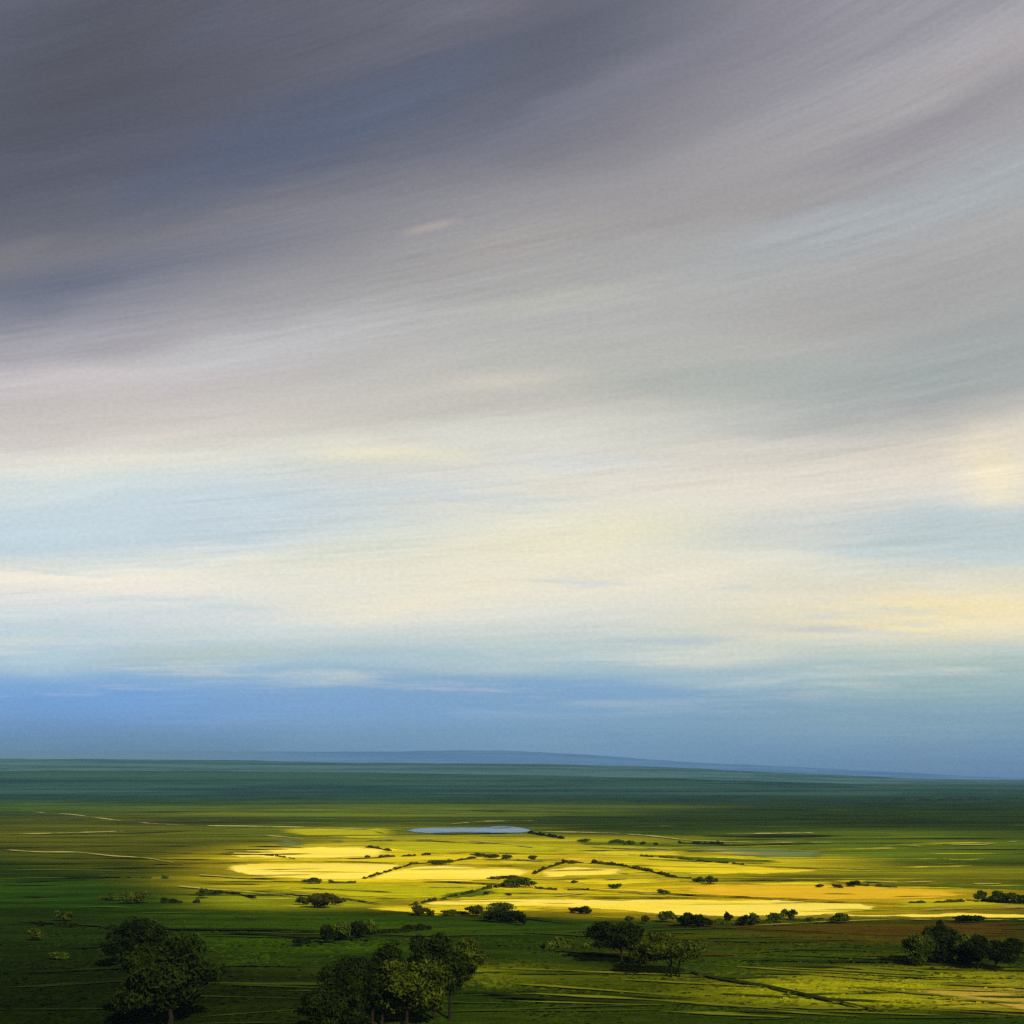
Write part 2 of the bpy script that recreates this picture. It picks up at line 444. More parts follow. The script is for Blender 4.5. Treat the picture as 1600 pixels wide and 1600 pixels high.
# ------------------------------------------------------------------ the land
# what grows where (turf colours with cloud shade and sunlit strips mixed in), laid out on the land: centre, half sizes (photo units), colour, weight
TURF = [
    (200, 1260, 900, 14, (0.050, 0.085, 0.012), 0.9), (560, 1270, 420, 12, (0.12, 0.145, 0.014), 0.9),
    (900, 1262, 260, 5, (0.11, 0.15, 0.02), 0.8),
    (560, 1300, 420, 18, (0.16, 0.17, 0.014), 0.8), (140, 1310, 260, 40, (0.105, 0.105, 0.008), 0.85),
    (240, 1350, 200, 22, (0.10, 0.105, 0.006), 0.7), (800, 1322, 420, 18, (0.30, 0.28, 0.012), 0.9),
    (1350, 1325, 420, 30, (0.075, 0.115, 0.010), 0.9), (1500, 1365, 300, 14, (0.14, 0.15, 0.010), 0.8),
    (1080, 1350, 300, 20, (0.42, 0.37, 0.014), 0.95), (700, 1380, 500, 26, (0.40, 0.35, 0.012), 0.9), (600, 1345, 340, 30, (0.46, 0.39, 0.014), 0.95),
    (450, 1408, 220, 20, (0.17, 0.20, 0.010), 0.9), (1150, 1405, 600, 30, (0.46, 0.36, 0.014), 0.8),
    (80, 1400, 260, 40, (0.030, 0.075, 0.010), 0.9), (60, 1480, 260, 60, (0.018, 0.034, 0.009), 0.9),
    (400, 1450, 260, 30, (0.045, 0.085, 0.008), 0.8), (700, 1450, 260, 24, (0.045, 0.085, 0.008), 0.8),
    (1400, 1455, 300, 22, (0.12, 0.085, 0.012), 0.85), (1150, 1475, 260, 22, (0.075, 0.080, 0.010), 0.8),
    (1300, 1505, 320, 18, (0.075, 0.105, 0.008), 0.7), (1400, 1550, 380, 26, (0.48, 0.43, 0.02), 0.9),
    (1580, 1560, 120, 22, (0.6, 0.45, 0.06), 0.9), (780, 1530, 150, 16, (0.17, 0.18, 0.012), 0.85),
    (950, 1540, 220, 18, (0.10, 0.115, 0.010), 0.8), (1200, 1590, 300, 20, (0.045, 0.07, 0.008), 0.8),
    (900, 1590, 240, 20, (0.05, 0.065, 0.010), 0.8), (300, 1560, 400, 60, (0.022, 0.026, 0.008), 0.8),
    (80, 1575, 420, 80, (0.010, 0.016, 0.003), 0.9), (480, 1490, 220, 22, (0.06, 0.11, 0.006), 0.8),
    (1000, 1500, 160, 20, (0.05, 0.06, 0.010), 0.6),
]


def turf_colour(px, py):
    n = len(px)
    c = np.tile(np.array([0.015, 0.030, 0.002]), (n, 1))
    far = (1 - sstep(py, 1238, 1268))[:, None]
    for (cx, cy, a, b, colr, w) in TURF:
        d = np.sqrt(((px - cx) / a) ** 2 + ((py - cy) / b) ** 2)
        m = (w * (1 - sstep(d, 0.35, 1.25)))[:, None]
        c = c * (1 - m) + np.array(colr) * np.array([0.70, 0.78, 0.35] if cy < 1320 and cx < 700 else [0.6, 0.65, 0.3] if cy < 1300 else [0.46, 0.52, 0.2] if cy > 1440 or cx < 420 else [1.15, 1.1, 0.5]) * m  # darkens turf under cloud shade, lightens it in the sunlit middle
    return c * (1 - far) + np.array([0.008, 0.032, 0.016]) * far  # far turf tinted teal towards the haze-coloured hills


ys = np.concatenate([np.linspace(-2900, -60, 24), np.linspace(-50, 160, 34), 160 * (13000 / 160.0) ** (np.linspace(0, 1, 560)[1:] ** 1.35)])
fan = np.linspace(-1, 1, 420)
fan = np.sign(fan) * (0.62 * np.abs(fan) + 0.38 * np.abs(fan) ** 7)
nx = len(fan)
wid = np.clip(120 + np.abs(ys) * 0.86, 120, 8900)
wid[ys < 0] = np.clip(400 + np.abs(ys[ys < 0]) * 2.6, 400, 8900)
YY = np.repeat(ys[:, None], nx, 1)
XX = fan[None, :] * wid[:, None]
ex = np.abs(fan) > 0.995
HH = height(XX, YY)
verts = np.stack([XX, YY, HH], -1).reshape(-1, 3)
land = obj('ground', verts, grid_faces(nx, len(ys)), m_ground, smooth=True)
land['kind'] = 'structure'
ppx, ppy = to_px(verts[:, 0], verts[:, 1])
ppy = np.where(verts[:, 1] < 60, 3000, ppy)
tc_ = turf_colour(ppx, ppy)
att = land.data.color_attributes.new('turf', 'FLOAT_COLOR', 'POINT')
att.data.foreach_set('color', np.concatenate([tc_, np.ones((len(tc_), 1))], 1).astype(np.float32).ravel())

# hills far off: broad whalebacks whose crest follows the skyline
def hill_mat(name, c1, c2, west_haze=None):  # distance haze is tinted into the hills' base colours
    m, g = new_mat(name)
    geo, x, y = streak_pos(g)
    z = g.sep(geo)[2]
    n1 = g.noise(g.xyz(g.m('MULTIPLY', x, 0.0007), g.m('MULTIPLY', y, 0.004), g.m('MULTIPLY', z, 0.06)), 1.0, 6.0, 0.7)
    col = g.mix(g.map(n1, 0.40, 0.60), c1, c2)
    if west_haze:
        col = g.mix(g.map(x, -1400.0, -3200.0), col, west_haze)  # lighter haze tint mixed into the western side
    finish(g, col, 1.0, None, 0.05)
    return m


M_HILL = [hill_mat("haze_blue_upland", (0.040, 0.110, 0.225), (0.066, 0.145, 0.26), (0.075, 0.150, 0.21)),
          hill_mat("haze_teal_moorland", (0.014, 0.050, 0.044), (0.044, 0.100, 0.088)),
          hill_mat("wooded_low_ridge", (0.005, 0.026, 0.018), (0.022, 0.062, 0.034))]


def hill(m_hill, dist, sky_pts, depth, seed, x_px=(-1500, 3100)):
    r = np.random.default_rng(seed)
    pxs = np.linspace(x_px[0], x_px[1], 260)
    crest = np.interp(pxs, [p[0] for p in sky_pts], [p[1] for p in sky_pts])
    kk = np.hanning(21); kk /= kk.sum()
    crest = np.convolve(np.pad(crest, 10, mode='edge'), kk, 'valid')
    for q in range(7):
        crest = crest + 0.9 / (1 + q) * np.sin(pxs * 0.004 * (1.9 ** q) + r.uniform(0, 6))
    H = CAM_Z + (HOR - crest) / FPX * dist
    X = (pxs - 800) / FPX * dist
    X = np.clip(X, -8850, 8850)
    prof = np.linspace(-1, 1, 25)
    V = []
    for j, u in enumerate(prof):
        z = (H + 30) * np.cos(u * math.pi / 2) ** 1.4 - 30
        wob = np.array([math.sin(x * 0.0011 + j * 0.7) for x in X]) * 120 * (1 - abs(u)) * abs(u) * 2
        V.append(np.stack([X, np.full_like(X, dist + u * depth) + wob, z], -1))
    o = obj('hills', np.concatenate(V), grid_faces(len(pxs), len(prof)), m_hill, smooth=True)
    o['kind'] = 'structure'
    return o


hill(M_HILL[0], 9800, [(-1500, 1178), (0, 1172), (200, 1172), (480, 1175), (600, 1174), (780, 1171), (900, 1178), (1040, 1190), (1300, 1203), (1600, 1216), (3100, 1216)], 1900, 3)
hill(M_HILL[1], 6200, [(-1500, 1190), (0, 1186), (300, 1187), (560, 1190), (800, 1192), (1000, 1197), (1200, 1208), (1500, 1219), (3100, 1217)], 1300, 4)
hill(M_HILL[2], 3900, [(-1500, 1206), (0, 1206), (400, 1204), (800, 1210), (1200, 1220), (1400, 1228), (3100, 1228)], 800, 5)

# ------------------------------------------------------------------ fields, tracks, pond
rf = np.random.default_rng(11)


def strip(name, mat, top, bot, idx, step=6.0, rows=None, jit=0.7, base=0.05, taper=14.0, soft=3.2, fade=80.0):
    x0 = max(top[0][0], bot[0][0]); x1 = min(top[-1][0], bot[-1][0])
    n = max(8, int((x1 - x0) / step)); xs = np.linspace(x0, x1, n)
    tp = np.interp(xs, [p[0] for p in top], [p[1] for p in top])
    bt = np.interp(xs, [p[0] for p in bot], [p[1] for p in bot])
    ker = np.ones(5) / 5
    if n > 12:
        tp = np.convolve(np.pad(tp, 2, mode='edge'), ker, 'valid'); bt = np.convolve(np.pad(bt, 2, mode='edge'), ker, 'valid')
    jt = np.convolve(rf.normal(0, 1, n + 4), ker, 'valid') * jit * 1.4; jb = np.convolve(rf.normal(0, 1, n + 4), ker, 'valid') * jit * 1.4
    tp = tp + jt; bt = bt + jb
    e = np.minimum(np.linspace(0, 1, n), np.linspace(1, 0, n)) * (x1 - x0)
    mid = (tp + bt) / 2
    if taper:
        e = e + np.convolve(rf.normal(0, 1, n + 4), ker, 'valid') * taper * 0.25
        w_ = np.clip(e / taper, 0, 1) ** 0.6
    else:
        w_ = np.clip(0.75 + np.convolve(rf.normal(0, 1, n + 4), ker, 'valid') * 1.1, 0.0, 1.3) * np.clip(e / 20, 0, 1)
    tp = mid + (tp - mid) * w_; bt = mid + (bt - mid) * w_
    bt = np.maximum(bt, tp + 0.04)
    h = float(np.max(bt - tp)); m = rows or max(2, min(26, int(h / 2.5) + 2))
    V = []; cover = []
    ends = np.minimum(np.linspace(0, 1, n), np.linspace(1, 0, n)) * (x1 - x0)
    if soft:
        m = max(m, 5)
    for j in range(m):
        u = j / (m - 1)
        side = min(u, 1 - u) * (bt - tp)
        cover.append(np.minimum(np.clip(side / soft, 0, 1) if soft else 1.0, np.clip(ends / (fade or 1), 0, 1)))
        V.append(np.stack([xs, bt * (1 - u) + tp * u], -1))
    V = np.concatenate(V)
    V = [np.stack(ground(V[:, 0], V[:, 1], base + 0.004 * idx), -1)]
    o = obj(name, np.concatenate(V), grid_faces(n, m), mat)
    a = o.data.attributes.new('cover', 'FLOAT', 'POINT')
    a.data.foreach_set('value', np.concatenate(cover).astype(np.float32))
    o['kind'] = 'structure'
    return o


FIELDS = [
    # colour, top edge, bottom edge
    ('lime', [(560, 1316), (640, 1312), (760, 1314), (900, 1322)], [(560, 1322), (650, 1330), (780, 1334), (900, 1330)]),
    ('lime', [(420, 1294), (600, 1292), (640, 1300)], [(420, 1302), (560, 1311), (640, 1308)]),
    ('straw', [(345, 1333), (400, 1327), (480, 1323), (560, 1322), (615, 1328)], [(345, 1338), (420, 1341), (520, 1341), (615, 1338)]),
    ('yellow', [(380, 1343), (500, 1341), (640, 1336), (740, 1334), (790, 1335)], [(380, 1347), (500, 1347), (640, 1349), (720, 1341), (790, 1340)]),
    ('straw', [(340, 1351), (420, 1348), (520, 1347), (600, 1349), (640, 1351)], [(340, 1358), (400, 1369), (480, 1375), (570, 1375), (640, 1352)]),
    ('straw', [(568, 1374), (620, 1358), (660, 1351), (760, 1353), (838, 1358)], [(568, 1375), (640, 1376), (720, 1378), (780, 1374), (838, 1366)]),
    ('yellow', [(745, 1342), (830, 1344), (870, 1348)], [(745, 1348), (810, 1352), (870, 1350)]),
    ('orange', [(838, 1340), (880, 1336), (975, 1342)], [(838, 1344), (880, 1346), (975, 1346)]),
    ('yellow', [(880, 1330), (960, 1327), (1058, 1328), (1090, 1331)], [(880, 1333), (960, 1337), (1058, 1338), (1090, 1336)]),
    ('straw', [(835, 1361), (890, 1353), (985, 1356)], [(835, 1372), (900, 1370), (985, 1366)]),
    ('yellow', [(975, 1348), (1060, 1347), (1150, 1350), (1230, 1356), (1310, 1356)], [(975, 1351), (1040, 1362), (1080, 1368), (1200, 1366), (1310, 1360)]),
    ('yellow', [(850, 1374), (960, 1371), (1060, 1372)], [(850, 1379), (960, 1385), (1060, 1378)]),
    ('yellow', [(880, 1384), (940, 1386), (1060, 1392)], [(880, 1389), (940, 1393), (1060, 1398)]),
    ('lime', [(400, 1381), (520, 1382), (640, 1383), (760, 1386), (860, 1391)], [(400, 1391), (520, 1398), (640, 1407), (760, 1400), (860, 1394)]),
    ('lime', [(640, 1391), (820, 1393), (1000, 1397), (1110, 1402)], [(640, 1405), (820, 1402), (1000, 1403), (1110, 1405)]),
    ('orange', [(1045, 1388), (1120, 1381), (1220, 1379), (1320, 1381), (1450, 1386), (1525, 1397)], [(1045, 1399), (1160, 1404), (1300, 1408), (1400, 1409), (1525, 1401)]),
    ('yellow', [(1150, 1380), (1200, 1377), (1290, 1377), (1330, 1380)], [(1150, 1384), (1220, 1385), (1290, 1385), (1330, 1383)]),
    ('straw', [(655, 1409), (740, 1405), (840, 1404), (960, 1405), (1080, 1404), (1220, 1406), (1340, 1411), (1380, 1417)], [(655, 1414), (760, 1417), (880, 1418), (980, 1424), (1060, 1431), (1240, 1433), (1320, 1428), (1380, 1420)]),
    ('yellow', [(560, 1417), (660, 1412), (780, 1412), (880, 1418)], [(560, 1421), (660, 1428), (780, 1425), (880, 1423)]),
    ('straw', [(1270, 1428), (1400, 1427), (1500, 1425), (1640, 1429)], [(1270, 1432), (1400, 1434), (1500, 1434), (1640, 1436)]),
    ('lime', [(1380, 1412), (1480, 1408), (1640, 1405)], [(1380, 1420), (1480, 1418), (1640, 1413)]),
    ('green', [(1330, 1382), (1400, 1380), (1640, 1377)], [(1330, 1384), (1420, 1386), (1640, 1393)]),
    ('sage', [(1065, 1321), (1200, 1324), (1310, 1329)], [(1065, 1326), (1200, 1342), (1310, 1340)]),
    ('green', [(880, 1313), (1000, 1316), (1180, 1322)], [(880, 1319), (1000, 1324), (1180, 1324)]),
    ('brown', [(1090, 1444), (1240, 1443), (1400, 1439), (1640, 1438)], [(1090, 1450), (1240, 1459), (1400, 1466), (1640, 1468)]),
    ('gold', [(1360, 1548), (1460, 1541), (1560, 1540), (1660, 1546)], [(1360, 1552), (1460, 1561), (1560, 1572), (1660, 1592)]),
    ('sage', [(500, 1312), (530, 1310), (560, 1314)], [(500, 1316), (530, 1318), (560, 1316)]),
    ('sage', [(405, 1312), (440, 1310), (500, 1318)], [(405, 1318), (440, 1324), (500, 1322)]),
    ('green', [(660, 1402), (740, 1389), (800, 1388)], [(660, 1412), (740, 1402), (800, 1396)]),
    ('green', [(960, 1332), (1100, 1338), (1240, 1344)], [(960, 1334), (1100, 1346), (1240, 1350)]),
]
for i, (c, tp, bt) in enumerate(FIELDS):
    strip('field', CROP[c], tp, bt, i, soft={'brown': 9.0, 'orange': 6.0, 'gold': 12.0, 'straw': 3.6}.get(c, 4.2), fade={'straw': 45.0, 'gold': 130.0, 'brown': 160.0}.get(c, 80.0))

TRACKS = [
    # pale tracks and dry margins: points along, thickness in photo units
    ([(40, 1268), (110, 1272), (180, 1281), (240, 1287), (320, 1290), (420, 1291), (520, 1294), (640, 1297)], 1.3),
    ([(400, 1304), (440, 1307), (490, 1312)], 1.3), ([(0, 1327), (60, 1331), (120, 1331), (175, 1337), (230, 1340), (285, 1350)], 1.3),
    ([(20, 1303), (110, 1301), (205, 1298)], 1.0),
    ([(268, 1383), (330, 1389), (400, 1394), (470, 1401)], 1.5), ([(295, 1366), (340, 1368), (400, 1373)], 1.4),
    ([(545, 1315), (600, 1311), (700, 1311), (780, 1317), (845, 1325)], 1.3), ([(836, 1299), (950, 1301), (1020, 1306), (1080, 1313), (1180, 1316), (1310, 1316)], 1.4),
    ([(692, 1288), (760, 1283), (848, 1282)], 1.0), 
    ([(1372, 1322), (1420, 1321), (1452, 1323)], 1.2), ([(1455, 1318), (1530, 1320), (1600, 1313)], 1.1), ([(1518, 1327), (1548, 1327)], 1.6),
    ([(1340, 1376), (1400, 1378), (1470, 1377)], 1.6), ([(1505, 1381), (1580, 1380)], 1.6), ([(1425, 1422), (1500, 1419), (1620, 1416)], 1.5),
    ([(908, 1328), (980, 1328), (1060, 1329)], 1.3), ([(992, 1322), (1030, 1325), (1062, 1328)], 1.1), ([(1120, 1303), (1200, 1302), (1280, 1301)], 1.2),
    ([(760, 1401), (860, 1400), (940, 1393)], 0.9), ([(960, 1392), (1040, 1398), (1085, 1403)], 1.4),
    ([(400, 1395), (470, 1397), (560, 1404)], 1.0), ([(655, 1384), (720, 1385), (780, 1386)], 1.2), ([(330, 1347), (370, 1346), (420, 1348)], 1.2),
    ([(775, 1337), (840, 1345), (930, 1347), (975, 1345)], 1.2), ([(930, 1374), (1040, 1369), (1100, 1368), (1150, 1364)], 1.2),
    ([(1170, 1446), (1300, 1439), (1400, 1436), (1640, 1437)], 1.0),
]
for i, (pts, w) in enumerate(TRACKS):
    strip('track', CROP['pale'], [(x, y - w * 0.4) for x, y in pts], [(x, y + w * 0.4) for x, y in pts], i, 5.0, 2, 0.12, 0.52, 0.0, 0, 30.0)

DITCHES = [
    ([(640, 1333), (740, 1332), (900, 1335)], 0.9), ([(900, 1322), (1000, 1327), (1130, 1331)], 0.9), ([(980, 1340), (1080, 1345), (1240, 1350)], 1.0),
    ([(1080, 1376), (1200, 1375), (1330, 1377)], 1.0), ([(860, 1400), (1000, 1402), (1180, 1404)], 0.9), ([(480, 1340), (560, 1341), (640, 1338)], 0.8),
    ([(700, 1341), (790, 1343), (880, 1347)], 0.8), ([(940, 1351), (960, 1362), (1010, 1370)], 0.8), ([(560, 1312), (680, 1314), (800, 1320)], 0.8),
    ([(1130, 1350), (1250, 1356), (1400, 1360)], 1.0), ([(1180, 1411), (1280, 1409), (1430, 1412)], 0.9), ([(420, 1385), (520, 1389), (640, 1395)], 0.9),
    # dark ditches and furrows between the fields
    ([(400, 1376), (480, 1377), (560, 1378)], 1.0), ([(380, 1394), (460, 1396), (520, 1400), (580, 1410), (620, 1416)], 1.5),
    ([(570, 1322), (610, 1329)], 1.4), ([(450, 1346), (560, 1346), (650, 1350)], 0.8), ([(640, 1350), (760, 1351), (870, 1355)], 0.8),
    ([(640, 1378), (700, 1377), (770, 1381), (850, 1384)], 1.4), ([(840, 1361), (900, 1359), (970, 1358)], 0.9), ([(840, 1375), (900, 1373), (980, 1370)], 1.0),
    ([(860, 1385), (900, 1388), (960, 1392), (1040, 1396), (1200, 1403), (1360, 1411)], 1.1), ([(870, 1403), (960, 1404), (1060, 1404)], 1.0),
    ([(638, 1301), (700, 1303), (770, 1302), (832, 1301)], 1.0), ([(565, 1296), (590, 1300), (625, 1307)], 1.3), ([(0, 1437), (80, 1441), (240, 1450), (420, 1452), (520, 1455)], 3.5),
    ([(1100, 1496), (1250, 1500), (1400, 1502), (1600, 1512)], 2.4), ([(1040, 1508), (1120, 1527), (1200, 1540), (1300, 1562), (1400, 1584)], 4.5),
    ([(760, 1556), (900, 1562), (1040, 1568)], 6.0), ([(830, 1480), (950, 1490), (1050, 1502)], 5.0), ([(700, 1548), (780, 1552), (860, 1561)], 5.0),
    ([(1300, 1524), (1450, 1527), (1600, 1532)], 2.5), ([(60, 1372), (160, 1370), (260, 1370)], 1.2), ([(0, 1378), (60, 1376), (120, 1373)], 1.6),
    ([(1070, 1305), (1200, 1307), (1330, 1306)], 1.4), ([(1060, 1319), (1180, 1320), (1300, 1317)], 1.3),
    ([(0, 1520), (180, 1512), (380, 1507), (540, 1509)], 3.0), ([(330, 1455), (460, 1462), (620, 1470)], 4.0), ([(700, 1437), (820, 1433), (940, 1447)], 3.0),
]
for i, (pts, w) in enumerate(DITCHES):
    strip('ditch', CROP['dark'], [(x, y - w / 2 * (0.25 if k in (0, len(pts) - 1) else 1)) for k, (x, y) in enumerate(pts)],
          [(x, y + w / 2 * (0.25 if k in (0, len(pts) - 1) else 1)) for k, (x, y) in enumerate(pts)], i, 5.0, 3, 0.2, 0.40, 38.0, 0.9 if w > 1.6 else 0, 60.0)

strip('pond_water', m_water, [(634, 1296), (670, 1293.5), (760, 1292.5), (783, 1290), (800, 1291), (832, 1296)],
      [(634, 1299), (670, 1302), (720, 1300.5), (790, 1301), (815, 1301), (832, 1299)], 60, 4.0, 6, 0.3, 0.2, 14.0)


# thin swathes of mown, ripe and wet grass, lying across the valley between and inside the fields
rs = np.random.default_rng(77)


def swathes(mat, n, xr, yr, wr, hr, idx, tilt=0.01, tmean=0.0):
    V, F, C = [], [], []
    off = 0
    for q in range(n):
        cx = rs.uniform(*xr); cy = rs.uniform(*yr); w = rs.uniform(*wr); h = rs.uniform(*hr)
        m = max(10, int(w / 8)); xs = np.linspace(cx - w / 2, cx + w / 2, m)
        tl = rs.normal(tmean, tilt); cv = rs.normal(0, 1.2)
        u = np.linspace(-1, 1, m)
        mid = cy + tl * (xs - cx) + cv * (u ** 2 - 0.5)
        half = h / 2 * (1 - np.abs(u) ** 2.2) * (0.7 + 0.3 * np.sin(u * rs.uniform(3, 9) + rs.uniform(0, 6))) + 0.05
        for v in (-1, 0, 1):
            V.append(np.stack([xs, mid - v * half, np.full(m, 0.20 + 0.0003 * q + 0.014 * idx)], -1)); C.append((1 - abs(v) * 0.75) * np.clip(1.15 - np.abs(u), 0, 1))
        F += [tuple(off + i for i in f) for f in grid_faces(m, 3)]
        off += 3 * m
    V = np.concatenate(V)
    o = obj('grass_swathes', np.stack(ground(V[:, 0], V[:, 1], V[:, 2]), -1), F, mat)
    a = o.data.attributes.new('cover', 'FLOAT', 'POINT')
    a.data.foreach_set('value', (np.concatenate(C) * 0.95).astype(np.float32))
    o['kind'] = 'structure'


swathes(CROP['lime'], 34, (420, 1500), (1300, 1432), (60, 260), (0.8, 2.6), 0)
swathes(CROP['yellow'], 40, (420, 1560), (1318, 1432), (60, 300), (0.6, 2.0), 1)
swathes(CROP['green'], 14, (380, 1600), (1290, 1434), (50, 220), (0.6, 2.2), 2)
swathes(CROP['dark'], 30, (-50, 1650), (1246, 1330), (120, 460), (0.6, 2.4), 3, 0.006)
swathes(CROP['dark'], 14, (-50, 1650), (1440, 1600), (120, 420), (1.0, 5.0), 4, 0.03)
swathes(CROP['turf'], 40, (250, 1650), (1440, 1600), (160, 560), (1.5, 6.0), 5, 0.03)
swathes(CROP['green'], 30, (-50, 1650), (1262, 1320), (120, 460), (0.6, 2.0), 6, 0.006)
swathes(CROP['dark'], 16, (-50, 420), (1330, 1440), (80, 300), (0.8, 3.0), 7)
swathes(CROP['green'], 12, (-50, 420), (1330, 1440), (80, 300), (0.8, 3.0), 8)

swathes(CROP['meadow'], 26, (860, 1600), (1500, 1590), (160, 460), (2.0, 6.0), 9, 0.02, 0.05)
swathes(CROP['brown'], 16, (900, 1650), (1444, 1500), (120, 380), (0.8, 3.0), 10, 0.02, 0.03)
swathes(CROP['gold'], 14, (200, 1600), (1325, 1430), (60, 220), (0.6, 1.6), 11)

# ------------------------------------------------------------------ trees, bushes and hedges
def leaves(points, normals, size, seed, elong=1.0):
    """many small folded leaf sprays, one quad each"""
    r = np.random.default_rng(seed)
    n = len(points)
    nrm = normals + r.normal(0, 0.55, (n, 3)); nrm /= np.linalg.norm(nrm, axis=1, keepdims=True) + 1e-9
    t1 = np.cross(nrm, r.normal(0, 1, (n, 3))); t1 /= np.linalg.norm(t1, axis=1, keepdims=True) + 1e-9
    t2 = np.cross(nrm, t1)
    s = size * r.uniform(0.55, 1.35, (n, 1))
    a = points - t1 * s * elong; b = points + t2 * s * 0.6 + nrm * s * 0.12
    c = points + t1 * s * elong; d = points - t2 * s * 0.6 + nrm * s * 0.12
    V = np.stack([a, b, c, d], 1).reshape(-1, 3)
    F = [(4 * i, 4 * i + 1, 4 * i + 2, 4 * i + 3) for i in range(n)]
    return V, F, np.repeat(r.random(n), 4)


def leaf_obj(name, V, F, tone, mat, parent=None, loc=(0, 0, 0)):
    o = obj(name, V, F, mat, parent, loc)
    a = o.data.attributes.new('leaf_tone', 'FLOAT', 'POINT')
    a.data.foreach_set('value', tone.astype(np.float32))
    return o


def crown_cloud(w, d, z0, z1, lobes, n, seed, skew=0.0, droop=0.0):
    """points and outward normals of a lobed crown: lobes of different size, gaps between them"""
    r = np.random.default_rng(seed)
    h = z1 - z0; cz = (z0 + z1) / 2
    L = []
    for i in range(lobes):
        for _ in range(50):
            u = r.normal(0, 1, 3); u /= np.linalg.norm(u)
            q = r.uniform(0.45, 0.82)
            p = u * q
            if p[2] > -0.62: break
        rad = r.uniform(0.22, 0.42) * (1 - 0.25 * q)
        c = np.array([p[0] * w / 2 + skew * p[2], p[1] * d / 2, cz + p[2] * h / 2])
        L.append((c, rad))
    L.append((np.array([0, 0, cz]), 0.5))
    wt = np.array([l[1] ** 2 for l in L]); wt /= wt.sum()
    P, N = [], []
    for (c, rad), k in zip(L, wt):
        m = int(n * k)
        u = r.normal(0, 1, (m, 3)); u /= np.linalg.norm(u, axis=1, keepdims=True)
        rr = rad * r.uniform(0.5, 1.3, (m, 1)) ** 0.8
        pts = c + u * rr * np.array([w * 0.5 + 0.0, d * 0.5, h * 0.5]) * 1.05
        pts[:, 2] -= droop * r.random(m) ** 3 * h
        P.append(pts); N.append(u)
    P = np.concatenate(P); N = np.concatenate(N)
    keep = P[:, 2] > 0.1
    return P[keep], N[keep], L


def tube(V, F, pts, radii, seg=7):
    base = len(V)
    pts = [np.array(p, dtype=float) for p in pts]
    for i, p in enumerate(pts):
        d = pts[min(i + 1, len(pts) - 1)] - pts[max(i - 1, 0)]
        d /= np.linalg.norm(d) + 1e-9
        a = np.cross(d, [0.3, 1, 0.1]); a /= np.linalg.norm(a); b = np.cross(d, a)
        for s in range(seg):
            th = 2 * math.pi * s / seg
            V.append(p + (a * math.cos(th) + b * math.sin(th)) * radii[i])
    for i in range(len(pts) - 1):
        for s in range(seg):
            q = base + i * seg
            F.append((q + s, q + (s + 1) % seg, q + seg + (s + 1) % seg, q + seg + s))
    F.append(tuple(base + (len(pts) - 1) * seg + s for s in range(seg)))


def trunk_mesh(x_off, ztop, r0, lobes, seed, lean=0.0):
    r = np.random.default_rng(seed)
    V, F = [], []
    p = [np.array([x_off, 0, -0.3])]
    for i in range(1, 7):
        p.append(np.array([x_off + lean * i / 6 * ztop + r.normal(0, r0 * 0.35), r.normal(0, r0 * 0.3), ztop * i / 6]))
    rad = [r0 * 1.5, r0 * 1.05, r0 * 0.92, r0 * 0.82, r0 * 0.7, r0 * 0.55, r0 * 0.35]
    tube(V, F, p, rad, 8)
    for c, rd in lobes:
        s = p[r.integers(2, 5)]
        mid = (s + c) / 2 + np.array([0, 0, -0.08 * ztop]) + r.normal(0, 0.15, 3)
        tube(V, F, [s, mid, c], [r0 * 0.42, r0 * 0.28, r0 * 0.1], 5)
    return V, F


def tree(name, label, cat, bx, by, l, r_, top, bot, leafk, seed, lobes=9, dens=1.0, trunks=((0, 1.0, 0.0),), group=None, droop=0.0, leaf=None):
    X, Y, Z = [float(v) for v in ground([bx], [by])[0:3]]
    k = Y / FPX * 0.92
    w = (r_ - l) * k; cxm = ((l + r_) / 2 - bx) * k
    z1 = (by - top) * k; z0 = (by - bot) * k
    e = bpy.data.objects.new(name, None); e.empty_display_size = 1.0
    e.location = (X, Y, Z); COL.objects.link(e)
    tag(e, label, cat, group)
    size = leaf or max(0.22, 0.034 * (w + z1 - z0) / 2 + 0.10)
    area = w * (z1 - z0) / size ** 2
    n = int(np.clip(area * 13 * dens, 400, 9500))
    P, N, L = crown_cloud(w, w * 0.85, z0, z1, lobes, n, seed, droop=droop)
    lo = np.percentile(P[:, 0], 2); hi = np.percentile(P[:, 0], 98)
    P[:, 0] = (P[:, 0] - (lo + hi) / 2) * (w / (hi - lo)) + cxm
    lo = np.percentile(P[:, 2], 1.5); hi = np.percentile(P[:, 2], 98.5)
    P[:, 2] = z0 + (P[:, 2] - lo) * ((z1 - z0) / (hi - lo))
    V, F, tone = leaves(P, N, size * 0.68, seed + 1, 1.7)
    leaf_obj('crown', V, F, tone, LEAF[leafk], e)
    for i, (tx, th, lean) in enumerate(trunks):
        near = [(np.array([c[0] + cxm, c[1], c[2]]), rd) for c, rd in L if (len(trunks) == 1 or abs(c[0] + cxm - tx * k) < w * 0.35)][:6]
        r0 = max(0.16, 0.026 * z1 * th)
        Vt, Ft = trunk_mesh(tx * k, z0 + (z1 - z0) * 0.55, r0, near, seed + 7 + i, lean)
        obj('trunk', Vt, Ft, m_bark, e, smooth=True)
    return e


